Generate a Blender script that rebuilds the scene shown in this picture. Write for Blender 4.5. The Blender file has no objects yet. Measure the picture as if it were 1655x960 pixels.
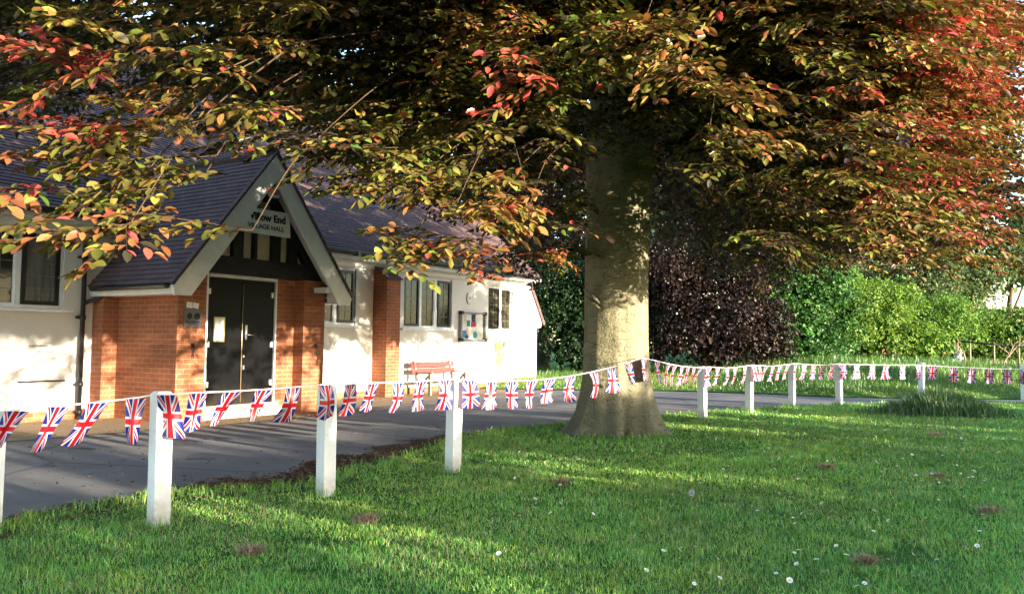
import bpy, bmesh, math, random
import numpy as np
from mathutils import Vector, Matrix
rng = np.random.default_rng(7); random.seed(7)
S = bpy.context.scene
COL = S.collection
rad = math.radians

# ------------------------------------------------------------------ camera numbers (photo pixels 1655 x 960)
FPX, EYE = 1300.0, 1.3
PIT, ROL = math.atan(72/1300), math.asin(.012)
Fw = np.array([0, math.cos(PIT), math.sin(PIT)])
U0 = np.array([0, -math.sin(PIT), math.cos(PIT)]); R0 = np.array([1., 0, 0])
Rv = math.cos(ROL)*R0 + math.sin(ROL)*U0
Uv = -math.sin(ROL)*R0 + math.cos(ROL)*U0
CAM = np.array([0, 0, EYE])
def ray(x, y): return Fw + (x-827.5)/FPX*Rv - (y-480)/FPX*Uv
def ground(x, y, z=0.):
    d = ray(x, y); t = (z-EYE)/d[2]; return np.array([d[0]*t, d[1]*t, z])
def atY(x, y, Y):
    d = ray(x, y); return CAM + d*(Y/d[1])
def proj(p):
    v = np.asarray(p) - CAM; w = v@Fw
    return 827.5 + FPX*(v@Rv)/w, 480 - FPX*(v@Uv)/w, w
SUN = np.array([.80, -.60]); LANE = np.array([.60, .80]); SUN_EL = rad(9.0)

# ------------------------------------------------------------------ helpers
def tag(o, label=None, cat=None, group=None, kind=None):
    if label: o['label'] = label
    if cat: o['category'] = cat
    if group: o['group'] = group
    if kind: o['kind'] = kind
    return o
def empty(name, loc=(0, 0, 0), rz=0.):
    o = bpy.data.objects.new(name, None); COL.objects.link(o)
    o.location = loc; o.rotation_euler = (0, 0, rz); o.empty_display_size = .1
    return o
def link(name, me, parent=None, loc=None):
    o = bpy.data.objects.new(name, me); COL.objects.link(o)
    if parent: o.parent = parent
    if loc is not None: o.location = loc
    return o
def copy_tree(o, parent=None):
    c = o.copy(); COL.objects.link(c)
    if parent: c.parent = parent
    for ch in list(o.children): copy_tree(ch, c)
    return c

class MB:
    """collects boxes, prisms and tubes; build() links them as one mesh object"""
    def __init__(s): s.v = []; s.f = []; s.mi = []; s.uv = {}; s.sm = []; s.m = 0
    def add(s, vs, fs, uvs=None, smooth=False):
        b = len(s.v); s.v += [tuple(map(float, v)) for v in vs]
        for k, f in enumerate(fs):
            if uvs: s.uv[len(s.f)] = uvs[k]
            s.f.append(tuple(i+b for i in f)); s.mi.append(s.m); s.sm.append(smooth)
        return s
    def box(s, x0, x1, y0, y1, z0, z1):
        v = [(x, y, z) for z in (z0, z1) for y in (y0, y1) for x in (x0, x1)]
        return s.add(v, [(0,2,3,1),(4,5,7,6),(0,1,5,4),(2,6,7,3),(0,4,6,2),(1,3,7,5)])
    def obox(s, c, ax, ay, az):
        c, ax, ay, az = map(np.array, (c, ax, ay, az))
        v = [c+i*ax+j*ay+k*az for k in (-1, 1) for j in (-1, 1) for i in (-1, 1)]
        return s.add(v, [(0,2,3,1),(4,5,7,6),(0,1,5,4),(2,6,7,3),(0,4,6,2),(1,3,7,5)])
    def beam(s, p, q, w, h, up=(0, 0, 1)):
        p, q = np.array(p, float), np.array(q, float); d = q-p; L = np.linalg.norm(d); d /= L
        a = np.cross(d, up); a /= np.linalg.norm(a); b = np.cross(a, d)
        return s.obox((p+q)/2, d*L/2, a*w/2, b*h/2)
    def prism(s, pts, axis, a0, a1):
        """polygon pts (two coords) extruded along axis 'x','y' or 'z'"""
        n = len(pts)
        def P(p, t): return (t, p[0], p[1]) if axis == 'x' else (p[0], t, p[1]) if axis == 'y' else (p[0], p[1], t)
        v = [P(p, a0) for p in pts] + [P(p, a1) for p in pts]
        f = [tuple(range(n))[::-1], tuple(range(n, 2*n))] + [(i, (i+1) % n, n+(i+1) % n, n+i) for i in range(n)]
        return s.add(v, f)
    def tube(s, pts, r, n=8, cap=True, smooth=True):
        pts = [np.array(p, float) for p in pts]; rs = r if hasattr(r, '__len__') else [r]*len(pts)
        v = []; ref = np.array([0.13, 0.31, .94])
        for i, p in enumerate(pts):
            d = pts[min(i+1, len(pts)-1)] - pts[max(i-1, 0)]; d /= (np.linalg.norm(d)+1e-9)
            a = np.cross(d, ref)
            if np.linalg.norm(a) < .15: a = np.cross(d, (1, 0, 0))
            a /= np.linalg.norm(a); b = np.cross(d, a)
            for k in range(n):
                t = 2*math.pi*k/n; v.append(p + rs[i]*(math.cos(t)*a + math.sin(t)*b))
        f = [(i*n+k, i*n+(k+1) % n, (i+1)*n+(k+1) % n, (i+1)*n+k) for i in range(len(pts)-1) for k in range(n)]
        if cap: f += [tuple(range(n))[::-1], tuple(range((len(pts)-1)*n, len(pts)*n))]
        return s.add(v, f, smooth=smooth)
    def disc(s, c, rx, rz, d, n=20, axis='y'):
        pts = [(c[0]+rx*math.cos(2*math.pi*k/n), c[2]+rz*math.sin(2*math.pi*k/n)) for k in range(n)]
        return s.prism(pts, 'y', c[1]-d/2, c[1]+d/2)
    def build(s, name, mat, parent=None, loc=None, bevel=0):
        me = bpy.data.meshes.new(name); me.from_pydata(s.v, [], s.f)
        for m in (mat if isinstance(mat, (list, tuple)) else [mat]): me.materials.append(m)
        bm = bmesh.new(); bm.from_mesh(me); bm.faces.ensure_lookup_table()
        for i, f in enumerate(bm.faces): f.material_index = s.mi[i]; f.smooth = s.sm[i]
        bmesh.ops.recalc_face_normals(bm, faces=bm.faces)
        ul = bm.loops.layers.uv.new('UVMap')
        for i, f in enumerate(bm.faces):
            n = f.normal; ax = max(range(3), key=lambda k: abs(n[k]))
            ex = {tuple(s.v[v.index]): None for v in f.verts}
            g = s.uv.get(i)
            if g:
                lut = {vi: g[k] for k, vi in enumerate(s.f[i])}
                for l in f.loops: l[ul].uv = lut[l.vert.index]
            else:
                for l in f.loops:
                    c = l.vert.co
                    l[ul].uv = (c.y, c.z) if ax == 0 else (c.x, c.z) if ax == 1 else (c.x, c.y)
        bm.to_mesh(me); bm.free()
        o = link(name, me, parent, loc)
        if bevel:
            md = o.modifiers.new('edge', 'BEVEL'); md.width = bevel; md.segments = 2; md.limit_method = 'ANGLE'
        return o

def raw_mesh(name, V, F, mat, tint=None, parent=None, smooth=False, loc=None):
    """V (n,3), F (m,k) numpy -> object, with optional per-vertex colour 'tint'"""
    me = bpy.data.meshes.new(name); n, (m, k) = len(V), F.shape
    me.vertices.add(n); me.vertices.foreach_set('co', np.ascontiguousarray(V, np.float32).ravel())
    me.loops.add(m*k); me.loops.foreach_set('vertex_index', np.ascontiguousarray(F, np.int32).ravel())
    me.polygons.add(m); me.polygons.foreach_set('loop_start', np.arange(0, m*k, k, dtype=np.int32))
    me.polygons.foreach_set('loop_total', np.full(m, k, np.int32))
    if smooth: me.polygons.foreach_set('use_smooth', np.ones(m, bool))
    me.update(calc_edges=True)
    if tint is not None:
        a = me.attributes.new('tint', 'FLOAT_COLOR', 'POINT')
        c = np.ones((n, 4), np.float32); c[:, :3] = tint; a.data.foreach_set('color', c.ravel())
    me.materials.append(mat)
    return link(name, me, parent, loc)

# ------------------------------------------------------------------ materials
class NT:
    def __init__(s, name):
        s.m = bpy.data.materials.new(name); s.m.use_nodes = True; s.t = s.m.node_tree; s.t.nodes.clear()
        s.out = s.n('ShaderNodeOutputMaterial')
    def n(s, typ, **kw):
        d = s.t.nodes.new(typ)
        for k, v in kw.items():
            if k == 'i':
                for a, b in v.items(): s.put(d, a, b)
            else: setattr(d, k, v)
        return d
    def put(s, d, a, b):
        if isinstance(b, bpy.types.NodeSocket): s.t.links.new(b, d.inputs[a])
        elif isinstance(b, bpy.types.Node): s.t.links.new(b.outputs[0], d.inputs[a])
        else: d.inputs[a].default_value = b
    def math(s, op, a, b=0., c=0., clamp=False):
        d = s.n('ShaderNodeMath', operation=op, use_clamp=clamp)
        for i, v in enumerate((a, b, c)): s.put(d, i, v)
        return d.outputs[0]
    def mix(s, f, a, b, blend='MIX'):
        d = s.n('ShaderNodeMix', data_type='RGBA', blend_type=blend)
        s.put(d, 0, f); s.put(d, 6, a); s.put(d, 7, b); return d.outputs[2]
    def noise(s, vec, scale, detail=4, rough=.6):
        d = s.n('ShaderNodeTexNoise', i={'Scale': scale, 'Detail': detail, 'Roughness': rough})
        if vec is not None: s.put(d, 'Vector', vec)
        return d.outputs['Fac']
    def ramp(s, f, lo, hi): # smooth 0..1 between lo and hi
        d = s.n('ShaderNodeMapRange', i={0: f, 1: lo, 2: hi, 3: 0., 4: 1.}); return d.outputs[0]
    def bump(s, h, st=.3, dist=.01): return s.n('ShaderNodeBump', i={'Height': h, 'Strength': st, 'Distance': dist}).outputs[0]
    def surf(s, col, rough=.7, nrm=None, spec=.3, **kw):
        p = s.n('ShaderNodeBsdfPrincipled', i={'Base Color': col, 'Roughness': rough, 'Specular IOR Level': spec})
        for k, v in kw.items(): s.put(p, k.replace('_', ' '), v)
        if nrm is not None: s.put(p, 'Normal', nrm)
        s.t.links.new(p.outputs[0], s.out.inputs[0]); return s.m
def rgb(r, g, b): return (r, g, b, 1)
def obj_vec(t): return t.n('ShaderNodeTexCoord').outputs['Object']
def geo_vec(t): return t.n('ShaderNodeNewGeometry').outputs['Position']
def uv_vec(t): return t.n('ShaderNodeTexCoord').outputs['UV']
M = {}
def plain(name, c, rough=.6, spec=.3, var=.25, scale=6., bump=0., metal=0.):
    t = NT(name); v = obj_vec(t)
    f = t.noise(v, scale, 5); g = t.noise(v, scale*9, 3)
    k = t.math('ADD', t.math('MULTIPLY', f, .7), t.math('MULTIPLY', g, .3))
    col = t.mix(t.ramp(k, .35, .65), rgb(*[x*(1-var) for x in c]), rgb(*[min(1, x*(1+var*.6)) for x in c]))
    M[name] = t.surf(col, t.math('ADD', rough-.06, t.math('MULTIPLY', g, .12)), t.bump(k, bump, .01) if bump else None, spec, Metallic=metal)
plain('white_paint', (.74, .75, .76), .45, .35, .10, 9, .15)
plain('grey_white_board', (.72, .72, .71), .5, .3, .12, 5, .15)
plain('black_paint', (.012, .012, .014), .4, .4, .35, 8)
plain('black_timber', (.02, .018, .017), .6, .25, .5, 7, .3)
plain('gutter_black', (.018, .018, .02), .35, .4, .3, 7)
plain('cream_panel', (.62, .56, .44), .75, .2, .15, 5, .1)
plain('steel', (.24, .24, .25), .4, .5, .15, 12, 0, .6)
plain('brass', (.45, .36, .2), .4, .5, .2, 12, 0, .7)
plain('paper', (.72, .72, .7), .7, .2, .06, 20)
plain('slate_plaque', (.14, .13, .125), .5, .35, .2, 14)
plain('grey_plaster', (.55, .54, .52), .7, .2, .15, 14)
plain('bench_red', (.36, .05, .042), .5, .35, .3, 10, .2)
plain('bench_grey', (.22, .19, .17), .65, .25, .35, 10, .25)
plain('blue_print', (.06, .2, .38), .6); plain('red_print', (.5, .05, .06), .6); plain('navy_print', (.03, .05, .12), .6)
plain('teal_print', (.05, .3, .33), .6); plain('cream_print', (.7, .6, .42), .6)
plain('yellow_enamel', (.80, .66, .10), .4, .4, .1); plain('green_enamel', (.30, .62, .33), .4, .4, .1); plain('brown_enamel', (.28, .12, .05), .5)
plain('lamp_glass', (.6, .6, .58), .15, .5, .1)
plain('string_white', (.8, .8, .82), .7, .2, .08)
plain('sign_white', (.78, .77, .72), .5, .35, .08, 8)
plain('letter_black', (.012, .012, .012), .5)
plain('pipe_white', (.75, .75, .75), .5)
plain('dark_rail', (.03, .03, .028), .6, .3, .4)
plain('twig', (.07, .045, .03), .7, .2, .4, 10)
plain('twig_pale', (.30, .21, .15), .7, .2, .3, 20)
plain('daisy_white', (.85, .85, .82), .6, .2, .05); plain('daisy_yellow', (.8, .55, .05), .6)
plain('hose', (.5, .45, .2), .5)
plain('sill_white', (.72, .73, .75), .5, .3, .12, 9)
plain('curtain', (.32, .34, .31), .8, .1, .2, 20)

t = NT('render_wall'); v = obj_vec(t)
big = t.noise(v, .9, 5, .65); fine = t.noise(v, 60, 4)
sz = t.n('ShaderNodeSeparateXYZ', i={0: v}).outputs[2]
low = t.math('MULTIPLY', t.ramp(t.math('ADD', sz, t.math('MULTIPLY', big, .8)), .75, .35), .5)
c = t.mix(t.ramp(big, .35, .7), rgb(.55, .53, .50), rgb(.62, .61, .58))
c = t.mix(low, c, rgb(.60, .53, .42))
M['render_wall'] = t.surf(c, .85, t.bump(t.math('ADD', fine, t.math('MULTIPLY', big, .5)), .35, .012), .15)

def brick(name, c1, c2, mortar, w=.225, h=.075, dark=.5):
    t = NT(name); v = uv_vec(t)
    b = t.n('ShaderNodeTexBrick', offset=.5, i={'Vector': v, 'Color1': rgb(*c1), 'Color2': rgb(*c2), 'Mortar': rgb(*mortar), 'Scale': 1.,
            'Mortar Size': .006, 'Mortar Smooth': .25, 'Bias': -.1, 'Brick Width': w, 'Row Height': h})
    n1 = t.noise(v, 1.6, 5); n2 = t.noise(v, 40, 4)
    col = t.mix(t.ramp(n1, .3, .75), b.outputs[0], t.mix(1., b.outputs[0], rgb(dark, dark, dark*1.05), 'MULTIPLY'))
    col = t.mix(t.math('MULTIPLY', n2, .35), col, rgb(.16, .09, .06))
    hgt = t.math('ADD', t.math('SUBTRACT', 1., b.outputs[1]), t.math('MULTIPLY', n2, .4))
    M[name] = t.surf(col, .85, t.bump(hgt, .5, .01), .15)
brick('brick', (.43, .135, .06), (.33, .10, .045), (.40, .28, .19))
brick('brick_far', (.45, .15, .09), (.38, .12, .07), (.35, .28, .22), dark=.85)

def tiles(name, a, b2, w=.17, h=.10):
    t = NT(name); v = uv_vec(t)
    b = t.n('ShaderNodeTexBrick', offset=.5, i={'Vector': v, 'Color1': rgb(*a), 'Color2': rgb(*b2), 'Mortar': rgb(.008, .007, .008), 'Scale': 1.,
            'Mortar Size': .003, 'Mortar Smooth': .1, 'Bias': 0., 'Brick Width': w, 'Row Height': h})
    n1 = t.noise(v, .8, 6, .7); n2 = t.noise(v, 25, 4)
    col = t.mix(t.math('MULTIPLY', t.ramp(n1, .5, .72), .3), b.outputs[0], rgb(.20, .09, .075))
    col = t.mix(t.math('MULTIPLY', t.ramp(n2, .55, .8), .5), col, rgb(.045, .04, .04))
    M[name] = t.surf(col, .8, t.bump(n2, .3, .006), .15)
tiles('roof_tile', (.13, .085, .085), (.085, .06, .065))
tiles('roof_tile_far', (.2, .09, .06), (.16, .07, .05))

t = NT('glass_dark'); v = obj_vec(t)
M['glass_dark'] = t.surf(t.mix(t.noise(v, 3), rgb(.005, .006, .007), rgb(.02, .021, .02)), .07, t.bump(t.noise(v, 5), .06, .02), .3)
t = NT('glass_olive'); v = obj_vec(t)
M['glass_olive'] = t.surf(t.mix(t.noise(v, 3), rgb(.02, .02, .012), rgb(.05, .047, .03)), .1, None, .5)
t = NT('glass_clear')
gl = t.n('ShaderNodeBsdfGlossy', i={'Roughness': .03, 'Color': rgb(1, 1, 1)}); tr = t.n('ShaderNodeBsdfTransparent')
mx = t.n('ShaderNodeMixShader', i={0: .08, 1: tr, 2: gl}); t.t.links.new(mx.outputs[0], t.out.inputs[0]); M['glass_clear'] = t.m
t = NT('door_black'); v = obj_vec(t)
sz = t.n('ShaderNodeSeparateXYZ', i={0: v}).outputs[2]
dust = t.math('MULTIPLY', t.ramp(t.math('ADD', sz, t.math('MULTIPLY', t.noise(v, 9, 5), .35)), .75, .3), .55)
c = t.mix(dust, t.mix(t.noise(v, 4), rgb(.003, .003, .0035), rgb(.007, .007, .008)), rgb(.035, .027, .02))
M['door_black'] = t.surf(c, t.math('ADD', .3, t.math('MULTIPLY', dust, .5)), t.bump(t.noise(v, 12), .05, .02), .09)

# bark: smooth pale beech, green-grey low down, with fine horizontal wrinkles and scars
t = NT('beech_bark'); v = obj_vec(t)
mp = t.n('ShaderNodeMapping', i={'Vector': v, 'Scale': (1, 1, 5)}).outputs[0]
wr = t.noise(mp, 5, 6, .65); bl = t.noise(v, 3, 5); sp = t.noise(v, 30, 3)
sz = t.n('ShaderNodeSeparateXYZ', i={0: v}).outputs[2]
c = t.mix(t.ramp(bl, .35, .65), rgb(.30, .265, .165), rgb(.22, .20, .13))
c = t.mix(t.math('MULTIPLY', t.ramp(wr, .52, .68), .6), c, rgb(.10, .085, .055))
c = t.mix(t.math('MULTIPLY', t.ramp(t.noise(v, 1.4, 6, .7), .54, .66), .5), c, rgb(.12, .13, .07))
c = t.mix(t.ramp(t.math('ADD', sz, t.math('MULTIPLY', bl, .9)), 1.5, .6), c, t.mix(t.ramp(bl, .4, .6), rgb(.115, .12, .085), rgb(.15, .14, .105)))
c = t.mix(t.math('MULTIPLY', t.ramp(sp, .58, .7), .6), c, rgb(.05, .05, .035))
vs_ = t.n('ShaderNodeTexVoronoi', i={'Vector': mp, 'Scale': 2.6}).outputs[0]; c = t.mix(t.math('MULTIPLY', t.ramp(vs_, .16, .06), .7), c, rgb(.05, .042, .03))
M['beech_bark'] = t.surf(c, .85, t.bump(t.math('ADD', t.math('ADD', wr, t.math('MULTIPLY', sp, .7)), t.math('MULTIPLY', t.noise(v, 7, 5), 1.2)), .9, .04), .15)

t = NT('asphalt'); v = geo_vec(t)
n1 = t.noise(v, .7, 6, .7); n2 = t.noise(v, 120, 3); n3 = t.noise(v, 9, 4)
c = t.mix(t.ramp(n1, .35, .7), rgb(.11, .107, .112), rgb(.19, .185, .186))
pt = t.n('ShaderNodeTexVoronoi', feature='DISTANCE_TO_EDGE', i={'Vector': t.n('ShaderNodeMapping', i={'Vector': t.mix(.12, v, t.n('ShaderNodeTexNoise', i={'Vector': v, 'Scale': 2.5}).outputs['Color']), 'Scale': (.35, .35, .35)}).outputs[0], 'Scale': 1.})
c = t.mix(t.math('MULTIPLY', t.ramp(pt.outputs[0], .012, .002), .6), c, rgb(.04, .038, .038))
c = t.mix(t.math('MULTIPLY', t.ramp(n2, .5, .75), .5), c, rgb(.27, .265, .26))
c = t.mix(t.math('MULTIPLY', t.ramp(n3, .62, .75), .4), c, rgb(.06, .048, .04))
M['asphalt'] = t.surf(c, .85, t.bump(n2, .5, .006), .25)
t = NT('gravel_sand'); v = geo_vec(t)
n1 = t.noise(v, 2, 5); n2 = t.noise(v, 70, 4)
c = t.mix(n1, rgb(.20, .145, .09), rgb(.30, .225, .15)); c = t.mix(t.math('MULTIPLY', t.ramp(n2, .45, .7), .6), c, rgb(.12, .085, .055))
M['gravel_sand'] = t.surf(c, .9, t.bump(n2, .8, .015), .15)
t = NT('litter_soil'); v = geo_vec(t)
n1 = t.noise(v, 3, 5); n2 = t.noise(v, 45, 5)
c = t.mix(n1, rgb(.045, .033, .026), rgb(.085, .055, .04)); c = t.mix(t.ramp(n2, .5, .7), c, rgb(.15, .085, .055))
M['litter_soil'] = t.surf(c, .95, t.bump(n2, .9, .02), .1)
t = NT('turf'); v = geo_vec(t)
n1 = t.noise(v, 1.2, 6, .65); n2 = t.noise(v, 30, 5, .7); n3 = t.noise(v, .25, 3)
c = t.mix(t.ramp(n2, .35, .65), rgb(.025, .07, .016), rgb(.065, .15, .03))
c = t.mix(t.math('MULTIPLY', t.ramp(n1, .55, .75), .35), c, rgb(.09, .08, .035))
M['turf'] = t.surf(c, .95, t.bump(n2, .8, .03), .1)

def tint_mat(name, trans=.35, gloss=.06, rough=.35, tmul=(1.25, 1.1, .8), vary=None):
    t = NT(name); a = t.n('ShaderNodeAttribute', attribute_name='tint').outputs['Color']
    d = t.n('ShaderNodeBsdfDiffuse', i={'Color': a})
    tr = t.n('ShaderNodeBsdfTranslucent', i={'Color': t.mix(1., a, rgb(*tmul), 'MULTIPLY')})
    g = t.n('ShaderNodeBsdfGlossy', i={'Roughness': rough, 'Color': rgb(1, 1, 1)})
    m1 = t.n('ShaderNodeMixShader', i={0: trans, 1: d, 2: tr}); m2 = t.n('ShaderNodeMixShader', i={0: gloss, 1: m1, 2: g})
    t.t.links.new(m2.outputs[0], t.out.inputs[0]); M[name] = t.m
tint_mat('beech_leaf', .20, .05, .34)
tint_mat('shrub_leaf', .3, .012, .4, (1.1, 1.2, .7))
tint_mat('grass_blade', .3, .05, .42, (1.1, 1.15, .7))
tint_mat('litter_leaf', .1, .02, .6)

# union flag printed on thin plastic (uv 0..1)
t = NT('flag_print'); sx = t.n('ShaderNodeSeparateXYZ', i={0: uv_vec(t)})
a = t.math('MULTIPLY_ADD', sx.outputs[0], 2., -1.); b = t.math('MULTIPLY_ADD', sx.outputs[1], 2., -1.)
A = t.math('ABSOLUTE', a); B = t.math('ABSOLUTE', b); df = t.math('SUBTRACT', A, B)
sg = t.math('SIGN', t.math('MULTIPLY', a, b)); sd = t.math('MULTIPLY', df, sg)
lt = lambda x, y: t.math('LESS_THAN', x, y); orr = lambda x, y: t.math('MAXIMUM', x, y); an = lambda x, y: t.math('MULTIPLY', x, y)
white = orr(lt(t.math('ABSOLUTE', df), .22), orr(lt(A, .33), lt(B, .22)))
redx = an(lt(sd, .14), t.math('GREATER_THAN', sd, -.03)); wcross = orr(lt(A, .31), lt(B, .2))
red = orr(an(redx, t.math('SUBTRACT', 1., wcross)), orr(lt(A, .2), lt(B, .125)))
col = t.mix(red, t.mix(white, rgb(.008, .012, .17), rgb(.49, .48, .53)), rgb(.44, .005, .015))
d = t.n('ShaderNodeBsdfPrincipled', i={'Base Color': col, 'Roughness': .35, 'Specular IOR Level': .4})
tl = t.n('ShaderNodeBsdfTranslucent', i={'Color': col}); mx = t.n('ShaderNodeMixShader', i={0: .22, 1: d, 2: tl})
t.t.links.new(mx.outputs[0], t.out.inputs[0]); M['flag_print'] = t.m

# ------------------------------------------------------------------ leaf geometry (numpy)
def unit(a): return a/(np.linalg.norm(a, axis=-1, keepdims=True)+1e-9)
def leaf_arrays(P, D, N, L, Wd, fold=.12):
    """one folded oval leaf (eight vertices) per row"""
    D = unit(D); Sx = unit(np.cross(D, N)); N = np.cross(Sx, D); L = L[:, None]; W = (Wd[:, None])*.5
    bend = N*L
    at = lambda t_, k, z_: P+D*L*t_+Sx*W*k+bend*(fold*z_-.10*t_*t_)
    V = np.stack([at(0, 0, 0), at(.2, .72, .55), at(.5, 1, .8), at(.8, .66, .5), at(1, 0, 0), at(.8, -.66, .5), at(.5, -1, .8), at(.2, -.72, .55)], 1).reshape(-1, 3)
    n = len(P); base = np.arange(n)[:, None]*8
    F = np.concatenate([base+np.array([[0, 4, 3, 2, 1]]), base+np.array([[0, 7, 6, 5, 4]])], 1).reshape(-1, 5)
    return V, F
def tint_rows(n, pal, wts, jit=.3):
    pal = np.array(pal); k = rng.choice(len(pal), n, p=np.array(wts)/sum(wts))
    c = pal[k]*np.exp(rng.normal(0, jit, (n, 1)))*np.exp(rng.normal(0, .1, (n, 3)))
    return np.clip(c, 0, .8)
def rnd_unit(n): return unit(rng.normal(size=(n, 3)))

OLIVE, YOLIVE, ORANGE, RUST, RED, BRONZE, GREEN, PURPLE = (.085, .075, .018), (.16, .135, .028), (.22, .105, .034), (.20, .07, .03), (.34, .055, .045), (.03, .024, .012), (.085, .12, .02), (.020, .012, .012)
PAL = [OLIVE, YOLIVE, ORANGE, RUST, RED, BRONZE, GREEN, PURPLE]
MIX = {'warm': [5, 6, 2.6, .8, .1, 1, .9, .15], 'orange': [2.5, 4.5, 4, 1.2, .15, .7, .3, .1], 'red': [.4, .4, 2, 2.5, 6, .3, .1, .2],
       'olive': [6, 4.5, .6, .3, .05, 1.5, 2., .3], 'green': [2, 2, .3, .2, 0, .5, 5, .1], 'dark': [1.6, .5, .12, .3, .03, 5, .9, 1.6], 'rust': [1.5, 2, 3.2, 3.5, 1.2, .8, .1, .3]}  # 'dark': bronze inner leaves, lowered further to paint in the crown's deep shade
class Leaves:
    def __init__(s): s.P = []; s.D = []; s.N = []; s.L = []; s.W = []; s.C = []; s.tw = MB(); s.jit = .24
    def spray(s, p, h, length, mix, leaf=.075, droop=.25, dens=1.):
        """a flat beech spray: zig-zag twig from p along h with alternate leaves and a few side twigs"""
        h = unit(np.array(h, float)); up = np.array([0, 0, 1.])
        nrm = unit(up - h*(h@up) + rng.normal(0, .16, 3)); side = np.cross(nrm, h)
        def run(p0, d0, ln, r0):
            k = max(4, int(ln/(leaf*.50))); pts = [p0]; p1 = p0.copy(); d1 = d0.copy()
            for i in range(k):
                d1 = unit(d1 + np.array([0, 0, -droop/k]) + rng.normal(0, .05, 3)); p1 = p1 + d1*(ln/k); pts.append(p1)
                if i == 0 and ln > .4: continue
                sd = side if d0 is not side else h
                lat = unit(np.cross(nrm, d1))*(1 if i % 2 else -1)
                if rng.random() > dens: continue
                s.P.append(p1); s.D.append(unit(d1*.75+lat*.8+rng.normal(0, .18, 3)+np.array([0, 0, -.12])))
                s.N.append(unit(nrm+rng.normal(0, s.jit, 3))); lf = leaf*rng.uniform(.65, 1.2); s.L.append(lf); s.W.append(lf*rng.uniform(.46, .62))
                s.C.append(mix)
            s.P.append(p1); s.D.append(unit(d1+rng.normal(0, .2, 3))); s.N.append(unit(nrm+rng.normal(0, .3, 3))); s.L.append(leaf); s.W.append(leaf*.55); s.C.append(mix)
            q = pts[::2] + ([pts[-1]] if len(pts) % 2 == 0 else [])
            s.tw.tube(q, list(np.linspace(r0, r0*.45, len(q))), 3, cap=False)
            return pts
        pts = run(np.array(p, float), h, length, .0022)
        for j in range(1, len(pts)-1, 2):
            sg = 1 if (j//2) % 2 else -1
            run(pts[j], unit(h*.75+side*sg*.75+rng.normal(0, .1, 3)), length*rng.uniform(.3, .55)*(1-.5*j/len(pts)), .0014)
    def loose(s, P, size, mix):
        n = len(P)
        s.P += list(P); s.D += list(unit(rnd_unit(n)*np.array([1, 1, .5]))); s.N += list(unit(np.array([0, 0, 1.])+rng.normal(0, .55, (n, 3))))
        L = size*rng.uniform(.7, 1.3, n); s.L += list(L); s.W += list(L*.62); s.C += [mix]*n
    def build(s, name, mat, parent):
        V, F = leaf_arrays(np.array(s.P), np.array(s.D), np.array(s.N), np.array(s.L), np.array(s.W))
        T = np.zeros((len(s.P), 3)); C = np.array(s.C)
        for m in set(s.C):
            k = C == m; T[k] = tint_rows(k.sum(), PAL, MIX[m])
        o = raw_mesh(name, V, F, mat, np.repeat(T, 8, 0), parent)
        if s.tw.v: s.tw.build('twig', M['twig'], o)
        return o
def wc(o):
    """mesh is written in world coordinates: cancel the parent's location"""
    o.matrix_parent_inverse = Matrix.Translation(-Vector(o.parent.location)); return o

# ------------------------------------------------------------------ ground, road, lawn
def sheet(name, pts, z, mat, kind='structure'):
    bm = bmesh.new(); f = bm.faces.new([bm.verts.new((p[0], p[1], z)) for p in pts])
    if f.normal.z < 0: f.normal_flip()
    bmesh.ops.triangulate(bm, faces=bm.faces)
    me = bpy.data.meshes.new(name); bm.to_mesh(me); bm.free(); me.materials.append(mat)
    return tag(link(name, me), kind=kind)
sheet('ground', [(-400, -200), (400, -200), (400, 700), (-400, 700)], 0, M['turf'])
edge_px = [(0, 862), (80, 836), (240, 806), (340, 800), (440, 795), (520, 786), (560, 768), (640, 744), (750, 708), (830, 697), (900, 690), (1000, 682), (1065, 674), (1200, 663), (1350, 656.5), (1450, 653.5), (1655, 652)]
edge = [ground(*p)[:2] for p in edge_px]
road_far = [ground(*p)[:2] for p in [(1700, 645), (1500, 644.5), (1350, 643), (1250, 638), (1150, 634.5), (1060, 632), (960, 629), (865, 630)]]
road_hall = [ground(*p)[:2] for p in [(720, 646), (600, 660), (480, 676), (330, 690), (150, 703), (0, 716)]]
edge0 = edge[0] + (edge[0]-edge[1])*3; edge1 = np.array([20., 19.9])
far1 = np.array([20.5, 20.9]); hall0 = road_hall[-1] + (road_hall[-1]-road_hall[-2])*3
sheet('road', [edge0 + np.array([0, -.3])] + [e + np.array([.12, -.22]) for e in edge] + [edge1, far1] + [p + np.array([0, .0]) for p in road_far] + road_hall + [hall0], .006, M['asphalt'])
HA0 = np.array([-7.31, 12.0]); HANG = math.atan2(.84, .542); HW = np.array([math.cos(HANG), math.sin(HANG)]); HI = np.array([-HW[1], HW[0]])
def hxy(x, y): return HA0 + HW*x + HI*y
sheet('gravel_strip', [hxy(-6, .3)] + [hall0 + np.array([-.0, .3])] + [p + rng.normal(0, .04, 2) for p in road_hall[::-1]] + [road_far[-1] + np.array([.2, .1]), hxy(15.6, .6)], .012, M['gravel_sand'])
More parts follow.
